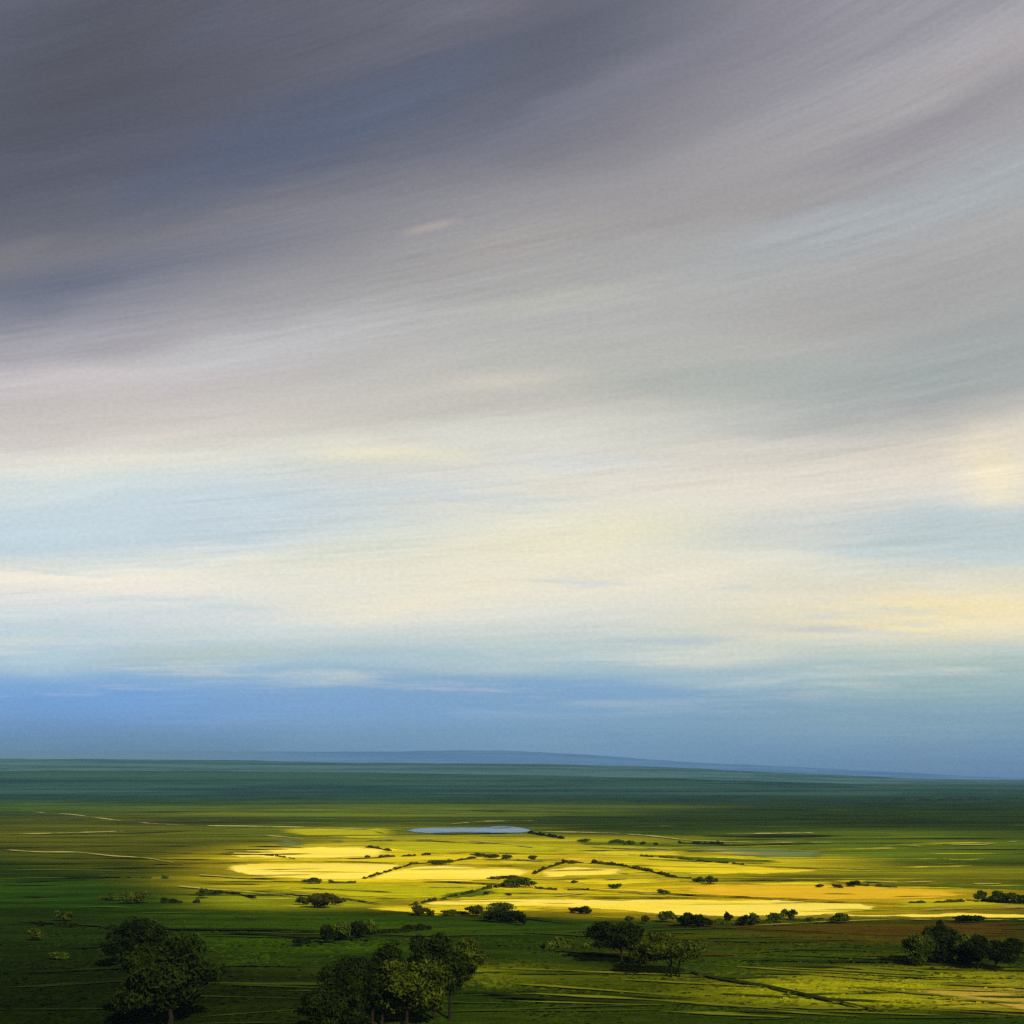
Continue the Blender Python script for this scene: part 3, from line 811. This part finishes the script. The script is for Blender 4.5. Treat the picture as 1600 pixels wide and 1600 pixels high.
def bush(name, label, cat, l, r_, top, bot, leafk, seed, group=None, dens=1.0, flat=1.0):
    """a low shrub leafed to the ground, with its short stems inside"""
    bx = (l + r_) / 2
    X, Y, Z = [float(v) for v in ground([bx], [bot])[0:3]]
    k = Y / FPX; w = (r_ - l) * k; h = max((bot - top) * k, 0.7)
    size = max(0.16, min(0.10 * h + 0.08, 0.42), 0.55 * k * 1.2)
    n = int(np.clip(w * h / size ** 2 * 9 * dens, 70, 1800))
    P, N, L = crown_cloud(w, min(w, h * 1.8), 0.05, h, 6 if w < 2 * h else 10, n, seed)
    hi = np.percentile(P[:, 2], 98); P[:, 2] = P[:, 2] * h / hi
    P[:, 2] = np.maximum(P[:, 2], 0.04)
    lo = np.percentile(P[:, 0], 2); hi = np.percentile(P[:, 0], 98)
    P[:, 0] = (P[:, 0] - (lo + hi) / 2) * (w / (hi - lo))
    V, F, tone = leaves(P, N, size, seed + 1)
    o = leaf_obj(name, V, F, tone, LEAF[leafk], None, (X, Y, Z))
    tag(o, label, cat, group)
    return o


def hedge(name, label, cat, pts, hpx, leafk, seed, group=None, gap=0.0, dens=1.0):
    """a hedge row along a line on the land: uneven height, now and then a gap"""
    r = np.random.default_rng(seed)
    xs = [p[0] for p in pts]; yy = [p[1] for p in pts]
    m = max(6, int(abs(xs[-1] - xs[0]) / 2.0)); u = np.linspace(0, 1, m)
    s = np.interp(u, np.linspace(0, 1, len(xs)), xs); q = np.interp(u, np.linspace(0, 1, len(xs)), yy)
    X, Y, Z = ground(s, q)
    k = Y.mean() / FPX; h = max(hpx * 1.35 * k, 1.1)
    seg = np.sqrt(np.diff(X) ** 2 + np.diff(Y) ** 2).sum()
    size = float(np.clip(0.14 * h + 0.1, 0.2, 0.6))
    n = int(np.clip(seg * h / size ** 2 * 5.5 * dens, 80, 4200))
    a = r.random(n)
    hv = 0.55 + 0.45 * np.sin(a * seg * 0.35 + r.uniform(0, 6)) * np.sin(a * seg * 0.13 + r.uniform(0, 6)) + 0.15 * np.sin(a * seg * 1.7)
    hv = np.clip(hv, 0.25, 1.0)
    if gap:
        keep = np.sin(a * seg * 0.45 + seed) > -1 + gap * 2
        a = a[keep]; hv = hv[keep]; n = len(a)
    cx = np.interp(a, u, X); cy = np.interp(a, u, Y); cz = np.interp(a, u, Z)
    th = r.uniform(0, math.pi, n); rad = r.uniform(0.5, 1.05, n) ** 0.6
    dx_ = np.gradient(X); dy_ = np.gradient(Y); ln = np.sqrt(dx_ ** 2 + dy_ ** 2) + 1e-9
    nxn = np.interp(a, u, -dy_ / ln); nyn = np.interp(a, u, dx_ / ln)
    wv = h * 0.6 * (0.6 + 0.4 * hv)
    P = np.stack([cx + nxn * np.cos(th) * rad * wv, cy + nyn * np.cos(th) * rad * wv, cz + np.sin(th) * rad * h * hv + 0.03], -1)
    N = np.stack([nxn * np.cos(th), nyn * np.cos(th), np.sin(th)], -1)
    org = np.array([X[m // 2], Y[m // 2], Z[m // 2]])
    V, F, tone = leaves(P - org, N, size, seed + 3)
    o = leaf_obj(name, V, F, tone, LEAF[leafk], None, tuple(org))
    tag(o, label, cat, group)
    return o


NEAR = 'trees in the shaded foreground'
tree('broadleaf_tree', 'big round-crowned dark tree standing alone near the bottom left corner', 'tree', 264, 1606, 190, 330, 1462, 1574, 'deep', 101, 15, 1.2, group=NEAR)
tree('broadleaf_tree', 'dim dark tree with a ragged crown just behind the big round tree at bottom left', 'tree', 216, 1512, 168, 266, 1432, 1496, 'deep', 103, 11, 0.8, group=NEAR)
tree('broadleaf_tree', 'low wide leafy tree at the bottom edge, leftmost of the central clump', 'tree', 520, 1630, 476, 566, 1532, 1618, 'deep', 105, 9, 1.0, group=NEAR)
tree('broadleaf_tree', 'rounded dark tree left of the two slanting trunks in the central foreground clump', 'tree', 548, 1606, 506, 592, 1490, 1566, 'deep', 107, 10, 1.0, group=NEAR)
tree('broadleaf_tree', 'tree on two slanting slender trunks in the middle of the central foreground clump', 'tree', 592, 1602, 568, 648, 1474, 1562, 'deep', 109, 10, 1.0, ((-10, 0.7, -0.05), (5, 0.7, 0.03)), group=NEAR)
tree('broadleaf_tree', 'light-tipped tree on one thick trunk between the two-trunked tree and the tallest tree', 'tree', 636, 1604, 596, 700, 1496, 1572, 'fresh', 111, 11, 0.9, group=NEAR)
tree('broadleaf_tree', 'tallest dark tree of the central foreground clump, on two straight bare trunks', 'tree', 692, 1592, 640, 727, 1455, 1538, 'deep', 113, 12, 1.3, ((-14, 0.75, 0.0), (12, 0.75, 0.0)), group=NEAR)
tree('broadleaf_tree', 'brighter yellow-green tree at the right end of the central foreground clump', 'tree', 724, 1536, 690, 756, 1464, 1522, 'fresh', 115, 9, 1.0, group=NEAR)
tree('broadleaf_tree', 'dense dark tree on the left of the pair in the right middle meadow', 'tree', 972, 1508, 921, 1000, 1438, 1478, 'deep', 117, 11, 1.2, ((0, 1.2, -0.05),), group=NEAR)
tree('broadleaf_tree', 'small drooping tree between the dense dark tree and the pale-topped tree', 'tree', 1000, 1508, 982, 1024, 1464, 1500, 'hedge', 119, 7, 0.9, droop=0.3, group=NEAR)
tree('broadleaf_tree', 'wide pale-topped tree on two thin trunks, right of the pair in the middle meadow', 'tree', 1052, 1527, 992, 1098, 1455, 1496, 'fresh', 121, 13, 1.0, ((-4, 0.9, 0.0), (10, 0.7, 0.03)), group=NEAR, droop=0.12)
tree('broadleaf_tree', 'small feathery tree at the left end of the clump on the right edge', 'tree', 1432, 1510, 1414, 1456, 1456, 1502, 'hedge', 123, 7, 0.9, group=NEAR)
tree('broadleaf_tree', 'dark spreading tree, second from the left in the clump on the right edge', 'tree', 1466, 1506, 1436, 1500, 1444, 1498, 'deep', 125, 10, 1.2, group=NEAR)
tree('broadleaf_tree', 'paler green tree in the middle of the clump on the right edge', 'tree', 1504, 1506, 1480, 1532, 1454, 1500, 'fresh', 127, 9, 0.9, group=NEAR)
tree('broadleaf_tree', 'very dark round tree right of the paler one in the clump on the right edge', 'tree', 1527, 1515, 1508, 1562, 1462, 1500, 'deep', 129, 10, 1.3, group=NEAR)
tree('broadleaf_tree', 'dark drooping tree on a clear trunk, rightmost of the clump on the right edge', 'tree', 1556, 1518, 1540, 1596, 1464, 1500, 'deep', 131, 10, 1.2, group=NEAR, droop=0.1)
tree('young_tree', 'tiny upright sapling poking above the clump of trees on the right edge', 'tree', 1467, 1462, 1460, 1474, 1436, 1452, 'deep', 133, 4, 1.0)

B = [
    # name, label, l, r, top, bottom, leaves
    ('round_bush', 'round dark bush at the right end of the long low bush in the left pasture', 194, 228, 1394, 1412, 'hedge'),
    ('low_bush', 'long low dark bush just left of the round bush in the dark green pasture', 156, 200, 1396, 1407, 'hedge'),
    ('round_bush', 'small pale round bush below the pale track at the left edge of the sunlit fields', 309, 327, 1389, 1404, 'fresh'),
    ('low_bush', 'ragged dark bush half lost in the deep shade on the far left', 88, 112, 1424, 1440, 'hedge'),
    ('low_bush', 'small olive bush below the ragged one in the deep shade on the far left', 44, 66, 1452, 1470, 'fresh'),
    ('low_bush', 'flat dark scrub beside the dim ragged tree at bottom left', 80, 106, 1488, 1499, 'hedge'),
    ('low_bush', 'low scrub left of the dome bush at the green lower edge of the sunlit fields', 464, 482, 1402, 1414, 'hedge'),
    ('dome_bush', 'big dome-shaped bush at the green lower edge of the sunlit fields, left of centre', 478, 520, 1398, 1419, 'rust'),
    ('round_bush', 'smaller round bush touching the right side of the big dome bush', 518, 539, 1403, 1415, 'rust'),
    ('dome_bush', 'pointed oval bush standing alone at the lower edge of the sunlit fields near the centre', 645, 670, 1416, 1431, 'rust'),
    ('round_bush', 'tiny round bush against the right side of the pointed oval bush', 667, 678, 1422, 1431, 'rust'),
    ('low_bush', 'low smooth mound of a bush between the oval bush and the shark-fin bush', 690, 713, 1422, 1431, 'hedge'),
    ('low_bush', 'very low dark bush joining the smooth mound to the shark-fin bush', 711, 732, 1424, 1431, 'hedge'),
    ('dome_bush', 'dark shark-fin shaped bush at the lower edge of the yellow field near the centre', 729, 754, 1416, 1432, 'rust'),
    ('leafy_bush', 'mottled green bush just right of the shark-fin bush', 752, 772, 1424, 1440, 'fresh'),
    ('leafy_bush', 'upper dark bush of the thick hedgerow end near the centre', 762, 801, 1412, 1427, 'hedge'),
    ('low_bush', 'broad dark thicket beneath the upper bush near the centre', 768, 812, 1424, 1442, 'deep'),
    ('upright_bush', 'narrow upright bush closing the right end of the thick hedgerow near the centre', 807, 821, 1425, 1447, 'deep'),
    ('round_bush', 'smaller of two dark round bushes alone on the strip under the long straw field', 889, 901, 1419, 1426, 'deep'),
    ('round_bush', 'larger of two dark round bushes alone on the strip under the long straw field', 899, 923, 1417, 1428, 'deep'),
    ('dome_bush', 'ball-shaped dark bush at the left end of the shaded thicket left of centre', 503, 527, 1447, 1474, 'deep'),
    ('leafy_bush', 'dense mottled bush second from the left in the shaded thicket left of centre', 519, 546, 1441, 1471, 'hedge'),
    ('leafy_bush', 'flat-topped dark bush third in the shaded thicket left of centre', 542, 567, 1441, 1469, 'deep'),
    ('leafy_bush', 'peaked bush with pale flecks at the right end of the shaded thicket left of centre', 562, 586, 1440, 1467, 'hedge'),
    ('low_bush', 'lone small flat bush in the shade left of the dark thicket', 459, 484, 1466, 1478, 'deep'),
    ('leafy_bush', 'faint small bush at the left start of the long hedgerow right of centre', 978, 990, 1432, 1442, 'hedge'),
    ('leafy_bush', 'small brownish bush second along the long hedgerow right of centre', 1003, 1014, 1432, 1444, 'rust'),
    ('leafy_bush', 'leaning green bush in front of the pale straw field above the pair of trees', 1030, 1054, 1425, 1441, 'hedge'),
    ('leafy_bush', 'thick green bush at the left of the darkest part of the long hedgerow', 1060, 1086, 1428, 1449, 'deep'),
    ('leafy_bush', 'dark blocky bush in the darkest part of the long hedgerow', 1080, 1112, 1431, 1450, 'deep'),
    ('upright_bush', 'small dark pointed bush, first of three alone in the long hedgerow', 1132, 1144, 1427, 1443, 'deep'),
    ('upright_bush', 'small egg-shaped bush, middle of three alone in the long hedgerow', 1155, 1169, 1431, 1447, 'deep'),
    ('upright_bush', 'small slanting bush, last of three alone in the long hedgerow', 1172, 1188, 1428, 1446, 'hedge'),
    ('leafy_bush', 'low rounded green bush near the right end of the long hedgerow', 1200, 1226, 1428, 1441, 'hedge'),
    ('leafy_bush', 'pale green bush near the right end of the long hedgerow', 1224, 1244, 1422, 1438, 'fresh'),
    ('round_bush', 'round bush ending the long hedgerow on the right, against the straw field', 1298, 1325, 1427, 1443, 'hedge'),
    ('leafy_bush', 'twiggy bush at the right tip of the orange field', 1521, 1540, 1393, 1408, 'hedge'),
    ('leafy_bush', 'bright-flecked bush in the hedge at the right edge beside the orange field', 1548, 1578, 1393, 1411, 'fresh'),
    ('leafy_bush', 'dark bush cut by the right edge of the view beside the orange field', 1576, 1608, 1397, 1413, 'hedge'),
    ('low_bush', 'wide flat dark bush on the edge of the brown field above the right-hand trees', 1494, 1536, 1431, 1443, 'deep'),
    ('leafy_bush', 'green shrub in the middle of the yellow fields at the fork of the hedges', 790, 834, 1372, 1387, 'hedge'),
    ('low_bush', 'small ragged bush on the upper side of the shrub at the fork of the hedges', 762, 782, 1370, 1375, 'rust'),
    ('low_bush', 'small dark arched bush above the shrub at the fork of the hedges', 780, 812, 1368, 1374, 'rust'),
    ('round_bush', 'tiny dark bush left of the fork of the hedges', 782, 789, 1380, 1386, 'rust'),
    ('round_bush', 'tiny dark bush alone in the lime strip below the fork of the hedges', 756, 764, 1393, 1398, 'rust'),
    ('round_bush', 'tiny dark bush to the right in the lime strip below the fork of the hedges', 790, 799, 1396, 1400, 'rust'),
    ('low_bush', 'small oval bush in the yellow field right of the fork of the hedges', 951, 970, 1381, 1389, 'hedge'),
    ('low_bush', 'small dark bush on the orange field edge right of the oval bush', 1028, 1046, 1390, 1396, 'hedge'),
    ('round_bush', 'tiny bush in the yellow field between the fork and the oval bush', 893, 903, 1376, 1380, 'rust'),
    ('leafy_bush', 'left half of the two green bushes at the foot of the dark curved hedge', 1083, 1102, 1371, 1379, 'hedge'),
    ('leafy_bush', 'right half of the two green bushes at the foot of the dark curved hedge', 1100, 1121, 1370, 1382, 'hedge'),
    ('round_bush', 'dark bush at the top of the slanting hedge in the middle yellow field', 877, 887, 1343, 1350, 'rust'),
    ('low_bush', 'small oval bush right of the slanting hedge top in the middle yellow field', 887, 902, 1345, 1350, 'hedge'),
    ('round_bush', 'small dark bush before the start of the dark curved hedge', 925, 933, 1343, 1350, 'rust'),
    ('low_bush', 'olive bush in the far yellow strip under the pond', 671, 706, 1344, 1351, 'hedge'),
    ('low_bush', 'dark bush at the left of the row under the right end of the pond', 736, 757, 1333, 1339, 'rust'),
    ('low_bush', 'reddish dark bush second in the row under the right end of the pond', 756, 779, 1335, 1341, 'rust'),
    ('round_bush', 'dark round bush third in the row under the right end of the pond', 784, 799, 1336, 1343, 'rust'),
    ('round_bush', 'dark round bush last in the row under the right end of the pond', 826, 838, 1337, 1344, 'rust'),
    ('low_bush', 'long dark bush in the green pasture between the pond and the far track', 952, 975, 1312, 1318, 'hedge'),
    ('low_bush', 'long dark bush touching the right of another between the pond and the far track', 974, 992, 1314, 1320, 'hedge'),
    ('round_bush', 'small round bush right of the two long bushes under the far track', 1000, 1009, 1315, 1320, 'deep'),
    ('round_bush', 'smallest round bush of those under the far track', 1021, 1028, 1317, 1321, 'deep'),
    ('low_bush', 'small dark bush left of the long bushes under the far track', 903, 921, 1311, 1316, 'hedge'),
    ('low_bush', 'dark bush on the upper edge of the orange field at the right', 1323, 1342, 1377, 1386, 'deep'),
    ('round_bush', 'tiny bush on the upper edge of the orange field, left one of two', 1275, 1286, 1382, 1387, 'rust'),
    ('round_bush', 'tiny bush on the upper edge of the orange field, right one of two', 1301, 1316, 1382, 1388, 'rust'),
    ('low_bush', 'flecked bush at the left end of the hedge under the straw field', 474, 500, 1372, 1381, 'hedge'),
]
for i, (nm, lb, l, r_, tp, bt, lf) in enumerate(B):
    bush(nm, lb, 'bush', l, r_, tp, bt, lf, 300 + i * 3, group='bushes dotted over the fields')

HG = 'hedges between the fields'
H = [
    ('long dark hedge running from the shaded thicket towards the tallest tree', [(584, 1459), (620, 1457), (672, 1452)], 8, 'deep', 0),
    ('dotted diagonal hedge splitting the two pale straw fields left of centre', [(568, 1373.5), (600, 1364), (640, 1352)], 3.4, 'rust', 0.18),
    ('short hedge continuing the dotted diagonal one to the upper right', [(640, 1351), (670, 1349), (700, 1347.5)], 2.4, 'rust', 0),
    ('slanting hedge rising to the row of bushes under the pond', [(700, 1347), (722, 1344), (744, 1341)], 3.0, 'rust', 0),
    ('thin hedge along the bottom of the left straw field', [(498, 1380), (530, 1380), (560, 1380)], 5, 'hedge', 0.12),
    ('thin broken hedge above the upper yellow strip left of centre', [(570, 1340), (610, 1339), (640, 1338), (672, 1336)], 3, 'rust', 0.25),
    ('slanting hedge crossing the lime green field below the fork', [(640, 1416), (672, 1409), (710, 1401), (745, 1394)], 4, 'rust', 0.2),
    ('hedge joining the lime field diagonal to the shrub at the fork', [(745, 1392), (770, 1388), (792, 1384)], 5, 'hedge', 0.1),
    ('low dark hedge leading right from the shrub at the fork', [(830, 1388), (870, 1391), (920, 1391)], 3, 'hedge', 0.2),
    ('rising hedge on the left of the middle yellow field', [(834, 1366), (850, 1358), (880, 1349)], 3.4, 'rust', 0),
    ('long thin hedge on the top edge of the middle yellow field', [(901, 1348.5), (925, 1349), (950, 1349)], 2.0, 'rust', 0.2),
    ('thick dark curved hedge sweeping down to the right through the yellow fields', [(932, 1350), (970, 1353), (1010, 1361), (1045, 1369)], 4.2, 'rust', 0),
    ('green end of the dark curved hedge', [(1040, 1370), (1060, 1372), (1080, 1373)], 4, 'hedge', 0),
    ('dark hedge under the far track on the right', [(1060, 1318), (1090, 1319), (1130, 1319)], 3.5, 'deep', 0),
    ('thin dark hedge trailing from the right end of the pond', [(826, 1302), (850, 1306), (880, 1311)], 4, 'deep', 0),
    ('hedge over the top of the orange field', [(1340, 1384), (1370, 1386), (1402, 1387)], 4, 'hedge', 0.1),
    ('hedge on the lower side of the orange field tip', [(1420, 1411), (1470, 1411), (1530, 1409)], 3.5, 'hedge', 0.15),
    ('dark hedge between the twiggy bush and the bright-flecked bush', [(1536, 1408), (1560, 1411), (1600, 1413)], 9, 'hedge', 0),
    ('long green hedge between the darkest bushes and the three single bushes', [(1108, 1446), (1130, 1443), (1158, 1442)], 9, 'hedge', 0),
    ('low hedge under the three single bushes', [(1150, 1446), (1180, 1445), (1204, 1442)], 6, 'hedge', 0.1),
    ('straight hedge running to the round bush ending the long hedgerow', [(1240, 1439), (1270, 1440), (1300, 1440)], 7, 'hedge', 0),
    ('broken dark hedge in the dark green pasture left of the pale round bush', [(252, 1411), (280, 1411), (312, 1411)], 6, 'deep', 0.15),
    ('thin dark hedge curving right from the pale round bush', [(326, 1398), (350, 1396), (375, 1398), (398, 1405)], 4, 'deep', 0),
    ('faint far hedge across the left pasture', [(150, 1371), (200, 1372), (262, 1373)], 4, 'hedge', 0.25),
    ('brown hedge under the far end of the straw field at the left', [(572, 1324), (590, 1326), (610, 1330)], 3.0, 'rust', 0),
    ('hedge cutting the left straw field corner', [(405, 1336), (430, 1338), (460, 1342)], 2.4, 'rust', 0.15),
    ('low hedge left of the pair of trees in the right middle meadow', [(850, 1482), (880, 1480), (922, 1482)], 12, 'hedge', 0.1),
    ('green hedge through the lime strip right of the curved hedge', [(1000, 1338), (1060, 1342), (1120, 1348), (1170, 1352)], 3, 'hedge', 0.25),
    ('hedge between the low mound bushes near the centre and the upper bush', [(753, 1436), (765, 1430), (775, 1424)], 6, 'hedge', 0),
    ('ragged low scrub line in the deep shade on the left', [(60, 1447), (120, 1450), (190, 1453)], 7, 'deep', 0.2),
]
for i, (lb, pts, hp, lf, gp) in enumerate(H):
    hedge('hedge', lb, 'hedge', pts, hp, lf, 700 + i * 5, HG, gp)

# rough grass tussocks on the near meadow
rg = np.random.default_rng(9)
NG = 52000
gy_ = 168 + 190 * rg.random(NG) ** 1.25
gx_ = (rg.random(NG) * 2 - 1) * (gy_ * 0.52 + 8)
clump = np.sin(gx_ * 0.09 + np.sin(gy_ * 0.11) * 2) * np.sin(gy_ * 0.23 + np.sin(gx_ * 0.05) * 3)
kp = (clump + rg.normal(0, 0.55, NG) > 0.1) & (rg.random(NG) > sstep(gy_, 215, 330))
gx_, gy_ = gx_[kp], gy_[kp]; NG = len(gx_)
gz_ = height(gx_, gy_)
hh = rg.uniform(0.10, 0.34, NG); ww = rg.uniform(0.25, 0.9, NG); aa = rg.uniform(-0.5, 0.5, NG)
ca, sa = np.cos(aa), np.sin(aa); lean = rg.normal(0, 0.25, (NG, 2))
q0 = np.stack([gx_ - ca * ww, gy_ - sa * ww, gz_ - 0.05], -1); q1 = np.stack([gx_ + ca * ww, gy_ + sa * ww, gz_ - 0.05], -1)
q2 = np.stack([gx_ + ca * ww * 0.6 + lean[:, 0], gy_ + lean[:, 1] + 0.15, gz_ + hh], -1); q3 = np.stack([gx_ - ca * ww * 0.5 + lean[:, 0], gy_ + lean[:, 1] + 0.15, gz_ + hh * 0.8], -1)
GV = np.stack([q0, q1, q2, q3], 1).reshape(-1, 3)
m_grass, g = new_mat("rough_grass")
gp = g.n.new('ShaderNodeNewGeometry').outputs['Position']
rn = g.n.new('ShaderNodeAttribute'); rn.attribute_name = 'leaf_tone'
gt = g.n.new('ShaderNodeAttribute'); gt.attribute_name = 'turf'
gl = g.noise(gp, 0.05, 3.0, 0.6)
gk = g.m('ADD', g.map(gl, 0.4, 0.6, 0.6, 0.95), g.m('MULTIPLY', rn.outputs['Fac'], 0.45))
finish(g, scale_col(g, gt.outputs['Color'], gk), 1.0, None, 0.0)
go = obj('grass', GV, [(4 * i, 4 * i + 1, 4 * i + 2, 4 * i + 3) for i in range(NG)], m_grass)
a = go.data.attributes.new('leaf_tone', 'FLOAT', 'POINT')
a.data.foreach_set('value', np.repeat(rg.random(NG), 4).astype(np.float32))
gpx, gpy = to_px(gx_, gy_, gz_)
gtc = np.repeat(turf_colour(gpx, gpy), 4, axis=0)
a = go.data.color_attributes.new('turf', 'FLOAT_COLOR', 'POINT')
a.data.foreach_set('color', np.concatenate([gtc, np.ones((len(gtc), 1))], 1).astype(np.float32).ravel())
tag(go, 'rough short grass growing over the dark near meadow', 'grass', None, 'stuff')

# ------------------------------------------------------------------ unseen cloud sheets added to shade the land and leave a sun gap
def sunlight(px, py):  # wanted sun pattern that sets the added cloud's opacity
    xs = [150, 260, 340, 450, 600, 800, 1000, 1200, 1400, 1600, 1800]
    top = np.interp(px, xs, [1345, 1338, 1322, 1310, 1300, 1300, 1308, 1328, 1362, 1372, 1376])
    bot = np.interp(px, xs, [1350, 1375, 1398, 1418, 1430, 1436, 1440, 1440, 1437, 1437, 1437])
    amp = np.interp(px, xs, [0, .25, .75, 1, 1, 1, 1, 1, .95, .85, .6])
    L = amp * sstep(py, top - 8, top + 12) * (1 - sstep(py, bot - 6, bot + 8))
    b2 = 0.45 * sstep(px, 60, 420) * (1 - sstep(px, 820, 1300)) * sstep(py, 1254, 1268) * (1 - sstep(py, 1310, 1330))
    lowg = 0.15 * sstep(px, 180, 500) * (1 - sstep(px, 1000, 1200)) * sstep(py, 1380, 1400) * (1 - sstep(py, 1425, 1460))
    c = np.interp(px, [900, 1200, 1600, 1800], [1540, 1545, 1558, 1565])
    fg = 0.85 * sstep(px, 950, 1550) * (1 - sstep(np.abs(py - c), 8, 34))
    fg2 = 0.30 * (1 - sstep(np.abs(px - 790), 60, 180)) * (1 - sstep(np.abs(py - 1534), 6, 24))
    fg2 = np.maximum(fg2, 0.20 * (1 - sstep(np.abs(px - 1070), 60, 170)) * (1 - sstep(np.abs(py - 1512), 4, 16)))
    fg2 = np.maximum(fg2, 0.10 * (1 - sstep(np.abs(px - 500), 100, 260)) * (1 - sstep(np.abs(py - 1480), 6, 26)))
    base = 0.01 + 0.04 * sstep(px, 500, 1300) + 0.03 * (1 - sstep(py, 1330, 1400))
    return np.clip(np.maximum.reduce([L, b2, lowg, fg, fg2, base]), 0, 1)


def shade_cloud(alt, gx, gy, label, seed):
    off = (alt - 0.0) / math.tan(SUN_EL)
    ox = math.sin(SUN_AZ) * off; oy = math.cos(SUN_AZ) * off
    A, Bm = np.meshgrid(gx, gy)
    px, py = to_px(A, Bm)
    py = np.where(Bm < 120, 1700, py)
    L = sunlight(px, py)
    opa = 1 - np.sqrt(L)
    r = np.random.default_rng(seed)
    lump = np.zeros_like(A)
    for q in range(26):
        lam = r.uniform(180, 1400); th = r.uniform(0, 6.28)
        lump += (lam / 1400) * np.sin((A * math.cos(th) + Bm * math.sin(th)) * 2 * math.pi / lam + r.uniform(0, 6))
    lump = (lump - lump.min()) / (lump.max() - lump.min())
    edge_ = np.minimum.reduce([sstep(A, gx[0], gx[0] + 300), 1 - sstep(A, gx[-1] - 300, gx[-1]), sstep(Bm, gy[0], gy[0] + 200), 1 - sstep(Bm, gy[-1] - 200, gy[-1])])
    thick = (10 + 130 * lump) * opa * (0.05 + 0.95 * edge_) + 1.0
    up = np.stack([A + ox, Bm + oy, np.full_like(A, alt) + thick], -1).reshape(-1, 3)
    dn = np.stack([A + ox, Bm + oy, np.full_like(A, alt) - thick * 0.3], -1).reshape(-1, 3)
    nxx, nyy = len(gx), len(gy); N0 = nxx * nyy
    F = grid_faces(nxx, nyy)
    F2 = [tuple(N0 + v for v in reversed(f)) for f in F]
    rim = [j for j in range(nxx)] + [(j + 1) * nxx - 1 for j in range(1, nyy)] + [N0 - 1 - j for j in range(1, nxx)] + [N0 - nxx - j * nxx for j in range(1, nyy - 1)]
    F3 = [(rim[i], N0 + rim[i], N0 + rim[(i + 1) % len(rim)], rim[(i + 1) % len(rim)]) for i in range(len(rim))]
    o = obj('shade_cloud', np.concatenate([up, dn]), F + F2 + F3, m_shade_cloud, smooth=True)
    a = o.data.attributes.new('shade_opacity', 'FLOAT', 'POINT')
    oo = opa.reshape(-1).astype(np.float32)
    a.data.foreach_set('value', np.concatenate([oo, oo]))
    tag(o, label, 'cloud', None, 'structure')
    return o


m_shade_cloud, g = new_mat("shade_cloud_sheet")
at = g.n.new('ShaderNodeAttribute'); at.attribute_name = 'shade_opacity'
df = g.n.new('ShaderNodeBsdfDiffuse'); df.inputs[0].default_value = (0.75, 0.75, 0.78, 1)
tl = g.n.new('ShaderNodeBsdfTransparent')
ms = g.n.new('ShaderNodeMixShader'); g.put(ms.inputs[0], at.outputs['Fac'])
g.l.new(tl.outputs[0], ms.inputs[1]); g.l.new(df.outputs[0], ms.inputs[2])
o_ = g.n.new('ShaderNodeOutputMaterial'); g.l.new(ms.outputs[0], o_.inputs[0])

gxa = np.concatenate([np.linspace(-2600, -420, 60)[:-1], np.linspace(-420, 420, 190), np.linspace(420, 2600, 60)[1:]])
gya = np.concatenate([np.linspace(-500, 150, 12)[:-1], np.linspace(150, 520, 150)[:-1], np.linspace(520, 3050, 150)])
shade_cloud(1200.0, gxa, gya, 'added unseen cloud layer overhead, its gap shaped to let the sun through', 21)
gxb = np.linspace(-5200, 5200, 60); gyb = np.linspace(2850, 6200, 30)
shade_cloud(2600.0, gxb, gyb, 'added unseen higher cloud layer that shades the far plain', 22)

# ------------------------------------------------------------------ haze
zlo, zhi = -60.0, 440.0
bx0, bx1, by0, by1 = -9000.0, 9000.0, -3000.0, 13100.0
hv = [(x, y, z) for z in (zlo, zhi) for y in (by0, by1) for x in (bx0, bx1)]
m_haze = bpy.data.materials.new("haze"); m_haze.use_nodes = True
nt = m_haze.node_tree; nt.nodes.clear()
pv = nt.nodes.new('ShaderNodeVolumePrincipled')
pv.inputs['Color'].default_value = (0.30, 0.52, 0.86, 1)
pv.inputs['Density'].default_value = 0.38e-4
pv.inputs['Anisotropy'].default_value = 0.0
ho = nt.nodes.new('ShaderNodeOutputMaterial'); nt.links.new(pv.outputs[0], ho.inputs['Volume'])
haze = obj('haze', hv, [(0, 2, 3, 1), (4, 5, 7, 6), (0, 1, 5, 4), (1, 3, 7, 5), (3, 2, 6, 7), (2, 0, 4, 6)], m_haze)
haze['kind'] = 'stuff'
